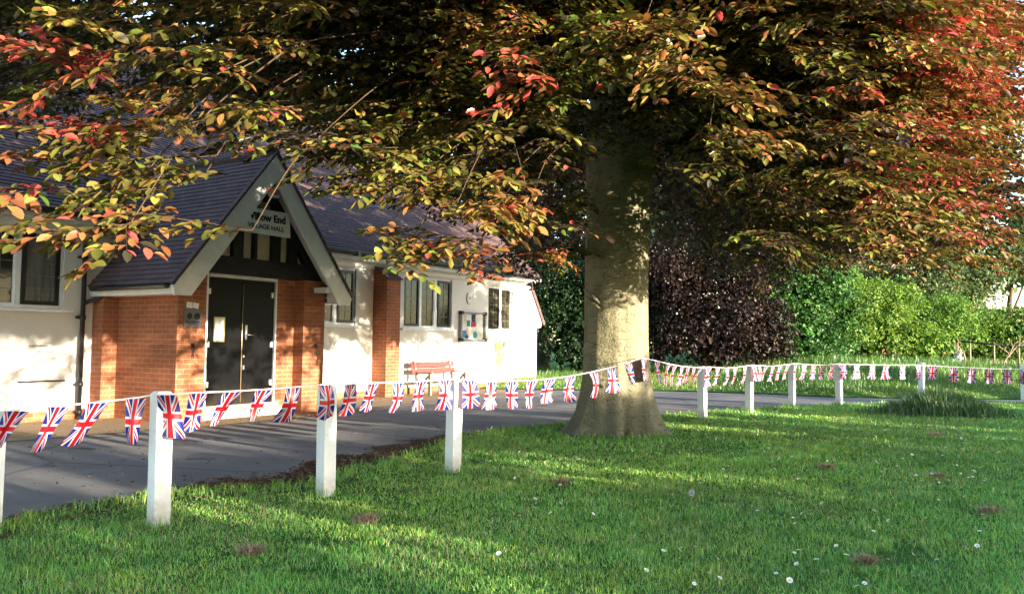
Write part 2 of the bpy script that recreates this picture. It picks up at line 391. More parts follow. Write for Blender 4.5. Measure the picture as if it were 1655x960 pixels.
# lawn sheet follows its worn edge
def dens_edge(pts, n=8):
    out = []
    for a, b in zip(pts[:-1], pts[1:]): out += [a + (b-a)*k/n for k in range(n)]
    return out + [pts[-1]]
lawn_edge = [p + rng.normal(0, .035, 2) for p in dens_edge([edge0] + edge + [edge1])]
lawn_poly = [(-14, -6)] + lawn_edge + [(40, 19), (40, -6)]
sheet('lawn', lawn_poly, .02, M['turf'])
soil = []
for i, p in enumerate(lawn_edge):
    x = proj((p[0], p[1], 0))[0]
    w = .05 + .62*math.exp(-((x-610)/150)**2) + .50*math.exp(-((x-400)/110)**2) + .12*math.exp(-((x-60)/90)**2)
    soil.append((p, max(.03, w*rng.uniform(.75, 1.25))))
nrm2 = np.array([-.78, .62])
sheet('soil_edge', [p + nrm2*w for p, w in soil] + [p - nrm2*.25 for p, w in soil[::-1]], .026, M['litter_soil'])
# grass bank beyond the road
bx = np.linspace(-6, 46, 70); br = np.linspace(0, 1, 26); V = []
def bank_front(x): # far edge of the road
    xs = [-6, .7, 3.95, 5.4, 6.6, 8.06, 11, 13.5, 46]; ys = [22.6, 21.7, 22.0, 21.75, 21.2, 20.1, 19.85, 20.4, 21.2]
    return float(np.interp(x, xs, ys))
def bank_z(x, y):
    d = max(0, y-bank_front(x)); k = np.interp(x, [2, 6, 10, 16, 30], [.25, .45, .95, .8, .8])
    return .03 + k*(1-math.exp(-d/3.2)) + .05*math.sin(x*1.7+y*.9)*min(1, d/2)
for r_ in br:
    for x in bx:
        y = bank_front(x) + r_*r_*60; V.append((x, y, bank_z(x, y)))
n = len(bx); F = np.array([(i*n+j, i*n+j+1, (i+1)*n+j+1, (i+1)*n+j) for i in range(len(br)-1) for j in range(n-1)])
tag(raw_mesh('verge', np.array(V), F, M['turf'], smooth=True), kind='structure')

# ------------------------------------------------------------------ the village hall (x along the front wall, y into the building)
hall = tag(empty('village_hall', (HA0[0], HA0[1], 0), HANG), 'white rendered village hall with dark tiled roof and brick gabled porch', 'hall')
ZE = 3.08
# openings: x0, x1, z0, z1
WIN = [(-2.6, .60, 1.72, 2.90), (5.35, 7.06, 1.62, 2.88), (8.70, 10.60, 1.60, 2.88), (12.28, 13.52, 1.60, 2.84)]
w = MB(); xs = -7.
for x0, x1, z0, z1 in WIN:
    w.box(xs, x0, 0, .3, 0.0, ZE); w.box(x0, x1, 0, .3, 0., z0); w.box(x0, x1, 0, .3, z1, ZE); xs = x1
w.box(xs, 14.3, 0, .3, 0, ZE)
# right end wing wall with sloping top
w.prism([(14.302, 0), (14.90, 0), (14.90, 1.72), (15.14, 1.74), (15.20, 1.86), (14.36, 3.08), (14.302, 3.08)], 'y', .004, .34)
w.box(14.0, 14.3, .302, 14.0, 0, 3.1); w.prism([(.3, 3.1), (14., 3.1), (7.15, 8.9)], 'x', 14.0, 14.3)
w.box(-7, 14, 13.9, 14.2, 0, 3)
w.build('wall', M['render_wall'], hall)
MB().prism([(14.34, 3.12), (14.40, 3.21), (15.33, 1.86), (15.24, 1.80)], 'y', -.05, .40).build('coping', M['roof_tile'], hall)
p = MB(); p.box(-7, 1.05, -.035, 0, 0, .16); p.box(8.45, 14.92, -.035, 0, 0, .17); p.box(4.4, 7.5, -.035, 0, 0, .15); p.build('plinth', M['brick'], hall)
c = MB()
for x0, x1 in ((-7, 1.30), (4.34, 14.42)):
    c.prism([(0, 2.92), (-.04, 2.92), (-.06, 3.0), (-.15, 3.03), (-.15, 3.075), (0, 3.075)], 'x', x0, x1)
    c.box(x0, x1, -.32, -.29, 3.04, 3.19); c.box(x0, x1, -.29, 0, 3.078, 3.10)
c.build('eaves_board', M['grey_white_board'], hall)
# gutters and downpipe
g = MB()
for x0, x1 in ((-7, 1.75), (3.95, 14.35)):
    prof = [(-.40+.065*math.cos(a), 3.185+.065*math.sin(a)) for a in np.linspace(math.pi, 2*math.pi, 8)] + [(-.335, 3.20), (-.345, 3.20)] + [(-.40+.05*math.cos(a), 3.19+.05*math.sin(a)) for a in np.linspace(2*math.pi, math.pi, 6)] + [(-.455, 3.2)]
    g.prism(prof[:10] + [(-.465, 3.2)], 'x', x0, x1)
    for x in np.arange(x0+.8, x1, 1.9): g.box(x-.05, x+.05, -.475, -.33, 3.115, 3.205)
g.build('gutter', M['gutter_black'], hall)
d = MB(); X = .87
d.tube([(X+.16, -.40, 3.15), (X+.16, -.40, 3.04), (X+.13, -.36, 2.97), (X+.03, -.15, 2.84), (X, -.09, 2.76), (X, -.09, .02)], .036, 10)
for z in (2.55, 1.6, .55, .12): d.tube([(X, -.09, z-.035), (X, -.09, z+.035)], .047, 10); d.box(X-.07, X+.07, -.055, 0.0, z-.02, z+.02)
d.tube([(X, -.09, .05), (X, -.12, .02), (X, -.2, .015)], .045, 10)
d.tube([(1.10, -.28, 2.06), (1.10, -.28, 1.98), (1.07, -.25, 1.93), (X, -.10, 1.82)], .034, 10)
d.build('downpipe', M['gutter_black'], hall)

def tiled_slope(name, x0, x1, eave, ridge, mat, clip=None, axis='x', pitch_step=.10, parent=None, lip=.014):
    """courses as real overlapping strips. axis 'x': eave line along x, (y,z) eave->ridge; axis 'y': eave along y, (x,z) eave->ridge"""
    m = MB(); e, r = np.array(eave), np.array(ridge); L = np.linalg.norm(r-e); dv = (r-e)/L
    nv = np.array([-dv[1], dv[0]]); nv = nv if nv[1] > 0 else -nv
    k = int(L/pitch_step); st = L/k
    for i in range(k):
        a0, a1 = x0, x1
        if clip: a0, a1 = clip((i+.5)/k)
        lo = e+dv*st*i+nv*lip; hi = e+dv*(st*(i+1)+.01); lob = e+dv*st*i-nv*.004
        def P(a, q): return (a, q[0], q[1]) if axis == 'x' else (q[0], a, q[1])
        u0, u1, v0, v1 = a0, a1, (i)*pitch_step+.004, (i+1)*pitch_step-.0005
        m.add([P(a0, lo), P(a1, lo), P(a1, hi), P(a0, hi), P(a0, lob), P(a1, lob)], [(0, 1, 2, 3), (4, 5, 1, 0)],
              [[(u0, v0), (u1, v0), (u1, v1), (u0, v1)], [(u0, v0-.003), (u1, v0-.003), (u1, v0), (u0, v0)]])
    return m
rm = tiled_slope('roof', -7, 14.46, (-.42, 3.205), (7.15, 9.45), M['roof_tile'])
bk = tiled_slope('roof', -7, 14.46, (14.6, 3.2), (7.15, 9.45), M['roof_tile'])
b0 = len(rm.v); rm.add(bk.v, bk.f, [bk.uv.get(i) for i in range(len(bk.f))])
rm.box(-7, 14.46, -.415, -.38, 3.16, 3.20)
ro = rm.build('roof', M['roof_tile'], hall)
v_ = MB(); v_.prism([(-.40, 3.17), (-.40, 3.08), (7.15, 9.33), (14.6, 3.08), (14.6, 3.17), (7.15, 9.43)], 'x', 14.40, 14.45); v_.build('verge_board', M['grey_white_board'], ro)
MB().tube([(-7, 7.15, 9.43), (14.46, 7.15, 9.43)], .12, 10).build('ridge_tile', M['roof_tile'], ro)

# windows
def window(x0, x1, z0, z1, lights, sill=True, name='window'):
    """lights: list of (xa, xb, kind) kind 'black' opening casement or 'fixed'"""
    f = MB(); y0, y1 = .045, .12; fr = .05
    f.box(x0, x1, y0, y1, z0, z0+fr); f.box(x0, x1, y0, y1, z1-fr, z1)
    cuts = [x0] + [v for l in lights for v in l[:2]] + [x1]
    for i in range(0, len(cuts), 2): f.box(cuts[i], cuts[i+1], y0, y1, z0+fr, z1-fr)
    fo = f.build('window', M['white_paint'], hall, bevel=.004)
    if sill: MB().prism([(-.09, z0-.055), (-.09, z0-.015), (.05, z0+.004), (.05, z0-.055)], 'x', x0-.12, x1+.12).build('sill', M['sill_white'], fo)
    for xa, xb, kind, gm in lights:
        a, b, zl, zh = xa, xb, z0+fr, z1-fr
        bw = .06 if kind == 'black' else .018; yc = .02 if kind == 'black' else .06
        c = MB(); c.box(a, b, yc, yc+.05, zl, zl+bw); c.box(a, b, yc, yc+.05, zh-bw, zh); c.box(a, a+bw, yc, yc+.05, zl+bw, zh-bw); c.box(b-bw, b, yc, yc+.05, zl+bw, zh-bw)
        co = c.build('casement', M['black_paint'] if kind == 'black' else M['white_paint'], fo)
        MB().box(a+bw, b-bw, yc+.026, yc+.030, zl+bw, zh-bw).build('pane', M[gm], fo)
        l = MB(); nx = 2 if b-a < .75 else 4; nz = 5
        for i in range(1, nx): x = a+bw+(b-a-2*bw)*i/nx; l.box(x-.005, x+.005, yc+.018, yc+.0255, zl+bw, zh-bw)
        for i in range(1, nz): z = zl+bw+(zh-zl-2*bw)*i/nz; l.box(a+bw, b-bw, yc+.019, yc+.0255, z-.005, z+.005)
        l.build('glazing_bar', M['leading'], fo)
plain('leading', (.17, .165, .14), .5, .4, .3, 12)
window(*WIN[0], [(-2.5, -1.75, 'black', 'glass_dark'), (-1.65, -.95, 'fixed', 'glass_dark'), (-.85, -.10, 'fixed', 'glass_dark'), (-.015, .545, 'black', 'glass_grey')]) if False else None
t = NT('glass_grey'); v = obj_vec(t)
st = t.noise(t.n('ShaderNodeMapping', i={'Vector': v, 'Scale': (14, 1, .7)}).outputs[0], 2, 3)
M['glass_grey'] = t.surf(t.mix(t.ramp(st, .3, .7), rgb(.05, .055, .05), rgb(.17, .175, .16)), .12, None, .5)
window(*WIN[0], [(-2.5, -1.75, 'black', 'glass_dark'), (-1.65, -.95, 'fixed', 'glass_dark'), (-.85, -.10, 'fixed', 'glass_dark'), (-.015, .545, 'black', 'glass_grey')])
window(*WIN[1], [(5.42, 5.9, 'black', 'glass_dark'), (5.98, 6.42, 'fixed', 'glass_dark'), (6.52, 7.03, 'black', 'glass_dark')])
window(*WIN[2], [(8.73, 9.30, 'black', 'glass_dark'), (9.42, 9.92, 'fixed', 'glass_dark'), (10.04, 10.57, 'black', 'glass_dark')])
window(*WIN[3], [(12.30, 12.86, 'black', 'glass_olive'), (13.0, 13.49, 'fixed', 'glass_olive')], sill=False)
# brick buttresses on the front wall, with tiled weatherings
def buttress(x0, x1, d, zt, zf):
    b = MB(); b.prism([(0, 0), (-d, 0), (-d, zf), (0, zt)], 'x', x0, x1); bo = b.build('buttress', M['brick'], hall)
    m = MB(); n = 6; dz = (zt-zf)/n; dy = d/n
    for i in range(n): m.prism([(-d-.05+dy*i, zf-.02+dz*i), (-d-.05+dy*i, zf+.012+dz*i), (-d+.01+dy*(i+1), zf+.022+dz*(i+1)), (-d+.01+dy*(i+1), zf-.012+dz*(i+1))], 'x', x0-.03, x1+.03)
    m.build('cap', M['roof_tile'], bo)
buttress(7.62, 8.08, .42, 2.99, 2.70)
buttress(1.08, 1.325, .30, 2.20, 2.0)
# meter box set in the wall at the left
m = MB(); m.box(.02, .58, -.03, -.001, .14, .60); m.build('meter_box', M['render_wall'], hall); MB().box(-.02, .66, -.05, 0.001, .605, .625).build('flashing', M['black_paint'], hall)
m = MB(); m.box(.25, .50, -.012, -.001, 1.05, 1.075); m.box(.12, .4, -.012, -.001, 1.14, 1.155); m.build('wall_vent', M['steel'], hall)

# porch
PX0, PX1, PM, D = 1.33, 4.33, 2.83, 1.85
w = MB(); T = .22
w.box(PX0, PX0+T, -D+.001, -.001, 0, 2.06); w.box(PX1-T, PX1, -D+.001, -.001, 0, 2.06)          # side walls
w.box(PX0+T, 1.83, -D+.001, -1.42, 0, 2.34); w.box(3.83, PX1-T, -D+.001, -1.42, 0, 2.34)         # front piers
w.box(PX0, PX0+T, -D+.001, -1.5, 2.06, 2.34); w.box(PX1-T, PX1, -D+.001, -1.5, 2.06, 2.34)
w.box(1.83, 2.01, -1.60, -1.42, 0, 2.36); w.box(3.44, 3.83, -1.60, -1.42, 0, 2.36)
w.box(PX0-.03, 1.86, -D-.03, -D, 0, .02)
w.build('porch_wall', M['brick'], hall)
s = MB(); s.box(1.9, 3.6, -1.75, -1.42, .0, .14); s.box(1.95, 3.52, -1.62, -1.42, .14, .21); s.build('doorstep', M['gravel_stone'], hall, bevel=.01) if 'gravel_stone' in M else None
plain('gravel_stone', (.42, .36, .27), .85, .15, .25, 8, .4)
s.build('doorstep', M['gravel_stone'], hall, bevel=.01)
# door
f = MB(); f.box(2.01, 2.045, -1.605, -1.45, .2101, 2.34); f.box(3.405, 3.44, -1.605, -1.45, .2101, 2.34); f.box(2.045, 3.405, -1.625, -1.45, 2.285, 2.34)
f.build('door_frame', M['white_paint'], hall)
for xa, xb in ((2.05, 2.722), (2.728, 3.40)):
    dm = MB(); dm.box(xa, xb, -1.57, -1.52, .215, 2.28)
    do = dm.build('door', M['door_black'], hall)
    k = MB(); k.box(xa+.01, xb-.01, -1.574, -1.5705, .23, .47); k.build('kick_plate', M['door_black'], do)
    x = xa+.02 if xa < 2.5 else xb-.05
    for z in (.55, 1.2, 2.05): MB().box(x-.022, x+.022, -1.60, -1.571, z-.045, z+.045).build('hinge', M['white_paint'], do)
    if xa > 2.5:
        h = MB(); h.box(2.80, 2.84, -1.582, -1.5705, 1.28, 1.52); h.tube([(2.82, -1.582, 1.36), (2.82, -1.62, 1.36), (2.94, -1.62, 1.355)], .011, 8); h.build('handle', M['steel'], do); MB().box(2.765, 2.80, -1.585, -1.5705, .78, .85).build('latch', M['steel'], do)
        b = MB(); b.tube([(2.735, -1.582, .24), (2.735, -1.582, 2.2)], .010, 6); b.build('astragal', M['brass'], do)
        b = MB(); b.disc((2.775, -1.58, 1.0), .02, .02, .02, 12); b.build('lock', M['brass'], do)
# timber gable
pan = MB(); GA = 4.12; pan.prism([(1.45, 2.36), (4.21, 2.36), (PM, GA)], 'y', -1.66, -1.60); pan.build('gable_panel', M['cream_panel'], hall)
tb = MB(); tb.box(1.40, 4.26, -1.80, -1.661, 2.342, 2.62)
def zr(x): return GA - abs(x-PM)*(GA-2.36)/1.38
for xa, xb in ((2.38, 2.58), (2.80, 2.86), (3.19, 3.36), (3.56, 3.74)):
    tb.prism([(xa, 2.6201), (xb, 2.6201), (xb, zr(xb)-.02), (xa, zr(xa)-.02)], 'y', -1.755, -1.661)
for sgn in (-1, 1):
    a = (PM+sgn*1.36, -1.73, 2.44); b = (PM+sgn*.03, -1.73, 4.14); tb.beam(a, b, .20, .10, (0, 1, 0))
tb.box(2.42, 3.24, -1.754, -1.662, 3.42, 3.50)
tb.build('gable_timber', M['black_timber'], hall)
# porch roof, barge boards, soffits
AP, FL, FR, ZF = 4.36, .98, 4.66, 2.06
sl = (AP-ZF)/(PM-FL); slr = (AP-ZF)/(FR-PM)
pr = tiled_slope('porch_roof', -2.18, 1.3, (FL, ZF+.03), (PM, AP+.03), M['roof_tile'], axis='y')
p2 = tiled_slope('porch_roof', -2.18, 1.3, (FR, ZF+.03), (PM, AP+.03), M['roof_tile'], axis='y')
pr.add(p2.v, p2.f, [p2.uv.get(i) for i in range(len(p2.f))])
po = pr.build('porch_roof', M['roof_tile'], hall)
rt = MB(); rt.tube([(PM, -2.18, AP+.03), (PM, 1.2, AP+.03)], .085, 8); rt.build('ridge_tile', M['roof_tile'], po)
for sgn, xf, s_ in ((-1, FL, sl), (1, FR, slr)):
    bw = .34
    pts = [(xf, ZF-.005), (xf+(-sgn)*.19, ZF-.17) if sgn < 0 else (xf-.10, ZF-.10), (PM+sgn*.001, AP-.005-bw), (PM+sgn*.001, AP-.005)]
    if sgn < 0: pts = [(xf-.0, ZF-.01), (xf+.05, ZF-.14), (xf+.32, ZF-.14), (PM-.001, AP-.46), (PM-.001, AP-.01)]
    else: pts = [(xf, ZF-.01), (xf-.04, ZF-.14), (xf-.32, ZF-.14), (PM+.001, AP-.46), (PM+.001, AP-.01)]
    MB().prism(pts, 'y', -2.20 - (.012 if sgn < 0 else 0), -2.155).build('bargeboard', M['grey_white_board'], hall, bevel=.005)
    cv = MB(); cv.prism([(xf-sgn*.015, ZF+.0), (xf+sgn*.015, ZF+.035), (PM, AP+.055), (PM, AP+.005)], 'y', -2.23, -2.14); cv.build('verge_tile', M['roof_tile'], po)
sf = MB()
sf.box(1.02, PX0-.002, -2.15, -.001, 1.94, 1.965); sf.box(1.01, 1.035, -2.15, -.001, 1.966, 2.07)
sf.box(PX1+.002, 4.62, -2.15, -.001, 1.94, 1.965); sf.box(4.60, 4.625, -2.15, -.001, 1.966, 2.07)
sf.prism([(PX1-.28, 2.22), (PX1+.1, 2.22), (PX1+.1, 2.13), (PX1-.28, 2.13)], 'y', -2.15, -1.86)
for sgn in (-1, 1): sf.beam((PM+sgn*1.52, -1.98, 2.30), (PM+sgn*.05, -1.98, 4.13), .02, .34, (0, 1, 0))
sf.prism([(PX1+.004, 1.97), (4.60, 1.97), (4.60, 2.06), (PX1+.004, 2.40)], 'y', -2.15, -1.9)
sf.build('soffit', M['grey_white_board'], hall)
for xg, ye in ((.93, -.22), (4.70, -.02)):
    MB().prism([(xg+.06*math.cos(a), 2.07+.06*math.sin(a)) for a in np.linspace(math.pi, 2*math.pi, 8)], 'y', -2.15, ye).build('porch_gutter', M['gutter_black'], hall)

# things fixed to the hall
def at_hall(name, x, y, z, label, cat, group=None):
    q = hxy(x, y); return tag(empty(name, (q[0], q[1], z), HANG), label, cat, group)
def text(body, size, bold, mat, parent, loc, rot, name='lettering', sx=1., ext=.002):
    cu = bpy.data.curves.new('text', 'FONT'); cu.body = body; cu.size = size; cu.offset = bold; cu.extrude = ext; cu.align_x = 'CENTER'; cu.resolution_u = 3
    o = bpy.data.objects.new('text', cu); COL.objects.link(o)
    me = bpy.data.meshes.new_from_object(o.evaluated_get(bpy.context.evaluated_depsgraph_get())); bpy.data.objects.remove(o)
    me.materials.clear(); me.materials.append(mat)
    for p_ in me.polygons: p_.material_index = 0
    o = link(name, me, parent); o.location = loc; o.rotation_euler = rot; o.scale = (sx, 1, 1); return o
sg = at_hall('name_board', 2.76, -2.06, 3.05, 'white village hall name board hanging in the porch gable', 'sign')
sg.rotation_euler = (rad(-4), 0, HANG)
MB().box(-.51, .51, -.012, .012, -.21, .21).build('board', M['sign_white'], sg, bevel=.003)
MB().box(-.3, .3, .013, .36, -.03, .03).build('bracket', M['black_paint'], sg)
text('Willow End', .17, .007, M['letter_black'], sg, (0, -.016, .015), (rad(90), 0, 0), sx=1.02)
text('VILLAGE HALL', .115, .0012, M['letter_black'], sg, (0, -.016, -.125), (rad(90), 0, 0), sx=1.02)
for o in (sg,): o.location.z = 3.22
fl = at_hall('floodlight', 2.86, -1.98, 3.66, 'small black floodlight above the name board in the gable', 'lamp')
MB().beam((0, .30, .02), (0, .05, 0), .05, .04).build('bracket', M['black_paint'], fl)
hd = MB(); hd.prism([(.06, .05), (-.13, .03), (-.15, -.05), (.02, -.09)], 'x', -.13, .13); hd.build('housing', M['black_paint'], fl)
MB().obox((0, -.142, -.012), (.11, 0, 0), (0, .003, .001), (0, -.008, .034)).build('lens', M['lamp_glass'], fl)
pq = at_hall('wall_plaque', 1.58, -D-.012, 1.60, 'dark stone plaque with two round emblems on the left brick pier', 'plaque')
MB().box(-.15, .15, -.012, .011, -.14, .14).build('panel', M['slate_plaque'], pq)
em = MB(); em.disc((-.06, -.016, .03), .045, .05, .006, 7); em.disc((.075, -.016, .03), .052, .052, .006, 18); em.build('emblem', M['letter_black'], pq)
ln = MB(); ln.box(-.12, .12, -.015, -.0125, -.062, -.048); ln.box(-.08, .08, -.015, -.0125, -.088, -.078); ln.build('inscription', M['letter_black'], pq)
nt = at_hall('paper_notice', 1.58, -D-.008, 1.80, 'two small white paper notices pinned above the plaque', 'notice')
k = MB(); k.obox((-.055, 0, 0), (.05, 0, -.004), (0, .002, 0), (.003, 0, .045)); k.obox((.055, -.002, -.006), (.05, 0, -.01), (0, .002, 0), (.007, 0, .042)); k.build('sheet', M['paper'], nt)
dn = at_hall('door_notice', 2.28, -1.578, 1.44, 'white notice in a thin brass frame on the left door leaf', 'notice')
k = MB(); k.box(-.105, .105, -.012, .006, -.20, -.175); k.box(-.105, .105, -.012, .006, .175, .20); k.box(-.105, -.085, -.012, .006, -.175, .175); k.box(.085, .105, -.012, .006, -.175, .175); k.build('frame', M['brass'], dn)
MB().box(-.085, .085, -.004, .002, -.175, .175).build('sheet', M['paper'], dn)
for x, lab in ((1.60, 'small iron wall hook on the left brick pier under the plaque'), (4.12, 'small iron wall hook on the bare right brick pier')):
    hk = at_hall('wall_hook', x, -D-.01, 1.12, lab, 'hook', 'iron hooks on the porch piers')
    k = MB(); k.disc((0, -.004, .07), .028, .028, .02, 12); k.tube([(0, -.015, .07), (.004, -.04, .0), (0, -.03, -.10), (-.01, -.05, -.13)], .011, 6); k.build('hook', M['black_paint'], hk)
# notice board
nb = at_hall('notice_board', 11.47, -.06, 1.69, 'glazed notice board with colourful leaflets on the white wall', 'notice board')
W_, H_ = .57, .39
k = MB(); k.box(-W_, W_, -.05, .058, -H_, -H_+.05); k.box(-W_, W_, -.05, .058, H_-.05, H_); k.box(-W_, -W_+.05, -.05, .058, -H_+.05, H_-.05); k.box(W_-.05, W_, -.05, .058, -H_+.05, H_-.05); k.build('frame', M['steel'], nb, bevel=.008)
for a in (-1, 1):
    for b in (-1, 1): MB().obox((a*(W_-.035), -.004, b*(H_-.035)), (.045, 0, 0), (0, .056, 0), (0, 0, .045)).build('corner', M['black_paint'], nb)
MB().box(-W_+.05, W_-.05, .03, .05, -H_+.05, H_-.05).build('backing', M['paper'], nb)
for (x, z, w_, h_, m_) in [(.06, .22, .09, .10, 'navy_print'), (.06, .06, .11, .07, 'red_print'), (-.17, .08, .07, .08, 'teal_print'), (-.36, -.20, .09, .09, 'blue_print'), (-.12, -.16, .12, .11, 'cream_print'),
                           (-.38, .18, .10, .12, 'cream_print'), (.34, -.02, .13, .17, 'sign_white'), (.15, -.22, .09, .09, 'teal_print'), (.36, -.25, .11, .07, 'cream_print'), (-.24, -.27, .06, .05, 'navy_print')]:
    MB().obox((x, .024, z), (w_, 0, rng.uniform(-.006, .006)), (0, .002, 0), (0, 0, h_)).build('leaflet', M[m_], nb)
MB().box(-W_+.05, W_-.05, -.03, -.026, -H_+.05, H_-.05).build('glass', M['glass_clear'], nb)
ov = at_hall('oval_plaque', 11.33, -.02, 2.44, 'small oval grey plaster plaque above the notice board', 'plaque')
k = MB(); k.disc((0, 0, 0), .115, .16, .036, 24); k.build('rim', M['grey_plaster'], ov, bevel=.01)
k = MB(); k.disc((0, -.022, 0), .075, .115, .012, 20); k.build('face', M['paper'], ov); k = MB(); k.disc((.01, -.03, .0), .03, .03, .012, 8); k.build('crest', M['slate_plaque'], ov)
og = at_hall('wall_ornament', 12.98, -.02, .97, 'yellow and green painted round ornament low on the white wall', 'ornament')
def petals(cx, cz, r, mat, n=7, nm='petal'):
    k = MB(); pts = []
    for i in range(28):
        a = 2*math.pi*i/28; rr = r*(.88+.12*math.cos(n*a)); pts.append((cx+rr*math.cos(a), cz+rr*math.sin(a)))
    k.prism(pts, 'y', -.02, .015); k.build(nm, mat, og, bevel=.006)
petals(-.20, .17, .20, M['yellow_enamel'], 5); petals(-.16, -.18, .20, M['yellow_enamel'], 6); petals(.21, .02, .17, M['green_enamel'], 5)
k = MB(); k.prism([(.02, .16), (.15, .20), (.17, .34), (.05, .30)], 'y', -.026, .0); k.build('motif', M['brown_enamel'], og); k = MB(); k.disc((.0, -.024, -.02), .035, .035, .02, 12); k.build('boss', M['brown_enamel'], og)

# bench by the wall
bn = at_hall('garden_bench', 9.55, -.48, 0., 'weathered red slatted bench with grey arms against the white wall', 'bench')
BL = .84
for z0, z1, yo in ((.80, .94, .24), (.62, .76, .20)): MB().obox((0, yo, (z0+z1)/2), (BL, 0, 0), (0, .016, .004), (0, .018, .068)).build('back_slat', M['bench_red'], bn, bevel=.006)
for i in range(4): MB().box(-BL, BL, -.26+i*.11, -.16+i*.11, .405, .44).build('seat_slat', M['bench_grey'], bn, bevel=.005)
for sx in (-.70, .70):
    k = MB(); k.beam((sx, .15, .0), (sx, .16, .42), .07, .07, (0, 1, 0)); k.beam((sx, .165, .42), (sx, .275, .98), .06, .05, (1, 0, 0)); k.build('leg', M['bench_grey'], bn)
    k = MB(); k.beam((sx, -.24, .0), (sx, -.24, .62), .07, .07, (0, 1, 0)); k.build('leg', M['bench_grey'], bn)
    k = MB(); k.beam((sx, -.32, .645), (sx, .22, .655), .085, .035); k.build('armrest', M['bench_grey'], bn)
    k = MB(); k.beam((sx, -.24, .36), (sx, .16, .36), .05, .06); k.beam((sx, -.05, .40), (sx, -.22, .60), .04, .04, (1, 0, 0)); k.build('brace', M['bench_grey'], bn)
bn.scale = (1, 1, .83)
hs = at_hall('hose_loop', 9.9, -.62, 0., 'thin pale hose loop standing on edge in front of the bench', 'hose')
MB().tube([(.02*math.cos(a), .05*math.sin(a)*0-.0, .19-.185*math.cos(a)) if False else (.13*math.sin(a), 0, .2-.19*math.cos(a)) for a in np.linspace(.05, 2*math.pi-.05, 24)], .009, 6).build('tube', M['hose'], hs)

# ------------------------------------------------------------------ posts
POST = [(-3.43, 5.38, .93, 'white wooden post cut off by the picture edge beside the tarmac'), (-2.40, 5.58, .93, 'white post wearing the widest flag on its face'),
        (-1.51, 6.68, .92, 'white post in front of the porch doors, dry grass at its foot'), (-.56, 7.95, .91, 'white post in front of the red bench'),
        (3.23, 13.60, .92, 'first white post to the right of the beech trunk'), (4.43, 15.02, .89, 'white post with a blown-over flag, second from the trunk'),
        (5.77, 16.60, .90, 'white post third from the beech trunk by the road shadow'), (6.95, 17.10, .92, 'white post fourth from the trunk with a flat flag on it'),
        (9.59, 18.90, .92, 'white post rising out of the long grass tuft'), (11.53, 18.15, .92, 'white post at the far end of the bunting beside the bright verge')]
fd = math.atan2(.77, .64)
proto = None
for i, (x, y, h, lab) in enumerate(POST):
    if proto is None:
        m = MB(); s = .058; H0 = .92
        m.add([(a*s, b*s, -.1) for a, b in ((-1, -1), (1, -1), (1, 1), (-1, 1))] + [(a*s, b*s, H0-.02) for a, b in ((-1, -1), (1, -1), (1, 1), (-1, 1))] + [(a*s*.72, b*s*.72, H0) for a, b in ((-1, -1), (1, -1), (1, 1), (-1, 1))],
              [(3, 2, 1, 0), (8, 9, 10, 11)] + [(j, (j+1) % 4, 4+(j+1) % 4, 4+j) for j in range(4)] + [(4+j, 4+(j+1) % 4, 8+(j+1) % 4, 8+j) for j in range(4)])
        t = NT('post_paint'); v = obj_vec(t); sz = t.n('ShaderNodeSeparateXYZ', i={0: v}).outputs[2]
        nn = t.noise(t.n('ShaderNodeMapping', i={'Vector': v, 'Scale': (1, 1, .2)}).outputs[0], 30, 5); n1 = t.noise(v, 9, 5)
        dirt = t.math('MULTIPLY', t.ramp(t.math('ADD', sz, t.math('MULTIPLY', n1, .35)), .42, .14), .8)
        c_ = t.mix(t.ramp(nn, .3, .8), rgb(.70, .73, .76), rgb(.80, .81, .82)); c_ = t.mix(dirt, c_, rgb(.22, .19, .13)); c_ = t.mix(t.math('MULTIPLY', t.ramp(n1, .60, .68), .5), c_, rgb(.38, .38, .32)); c_ = t.mix(t.math('MULTIPLY', t.ramp(nn, .66, .74), .6), c_, rgb(.30, .28, .24))
        M['post_paint'] = t.surf(c_, .5, t.bump(nn, .2, .006), .3)
        proto = m.build('fence_post', M['post_paint'], bevel=.004); o = proto
    else: o = proto.copy(); COL.objects.link(o)
    o.location = (x, y, h-.92); o.rotation_euler = (rad(rng.normal(0, .9)), rad(rng.normal(0, .9)), fd + rng.normal(0, .03) + (-.12 if i > 6 else 0))
    tag(o, lab, 'post', 'white posts along the lawn edge')

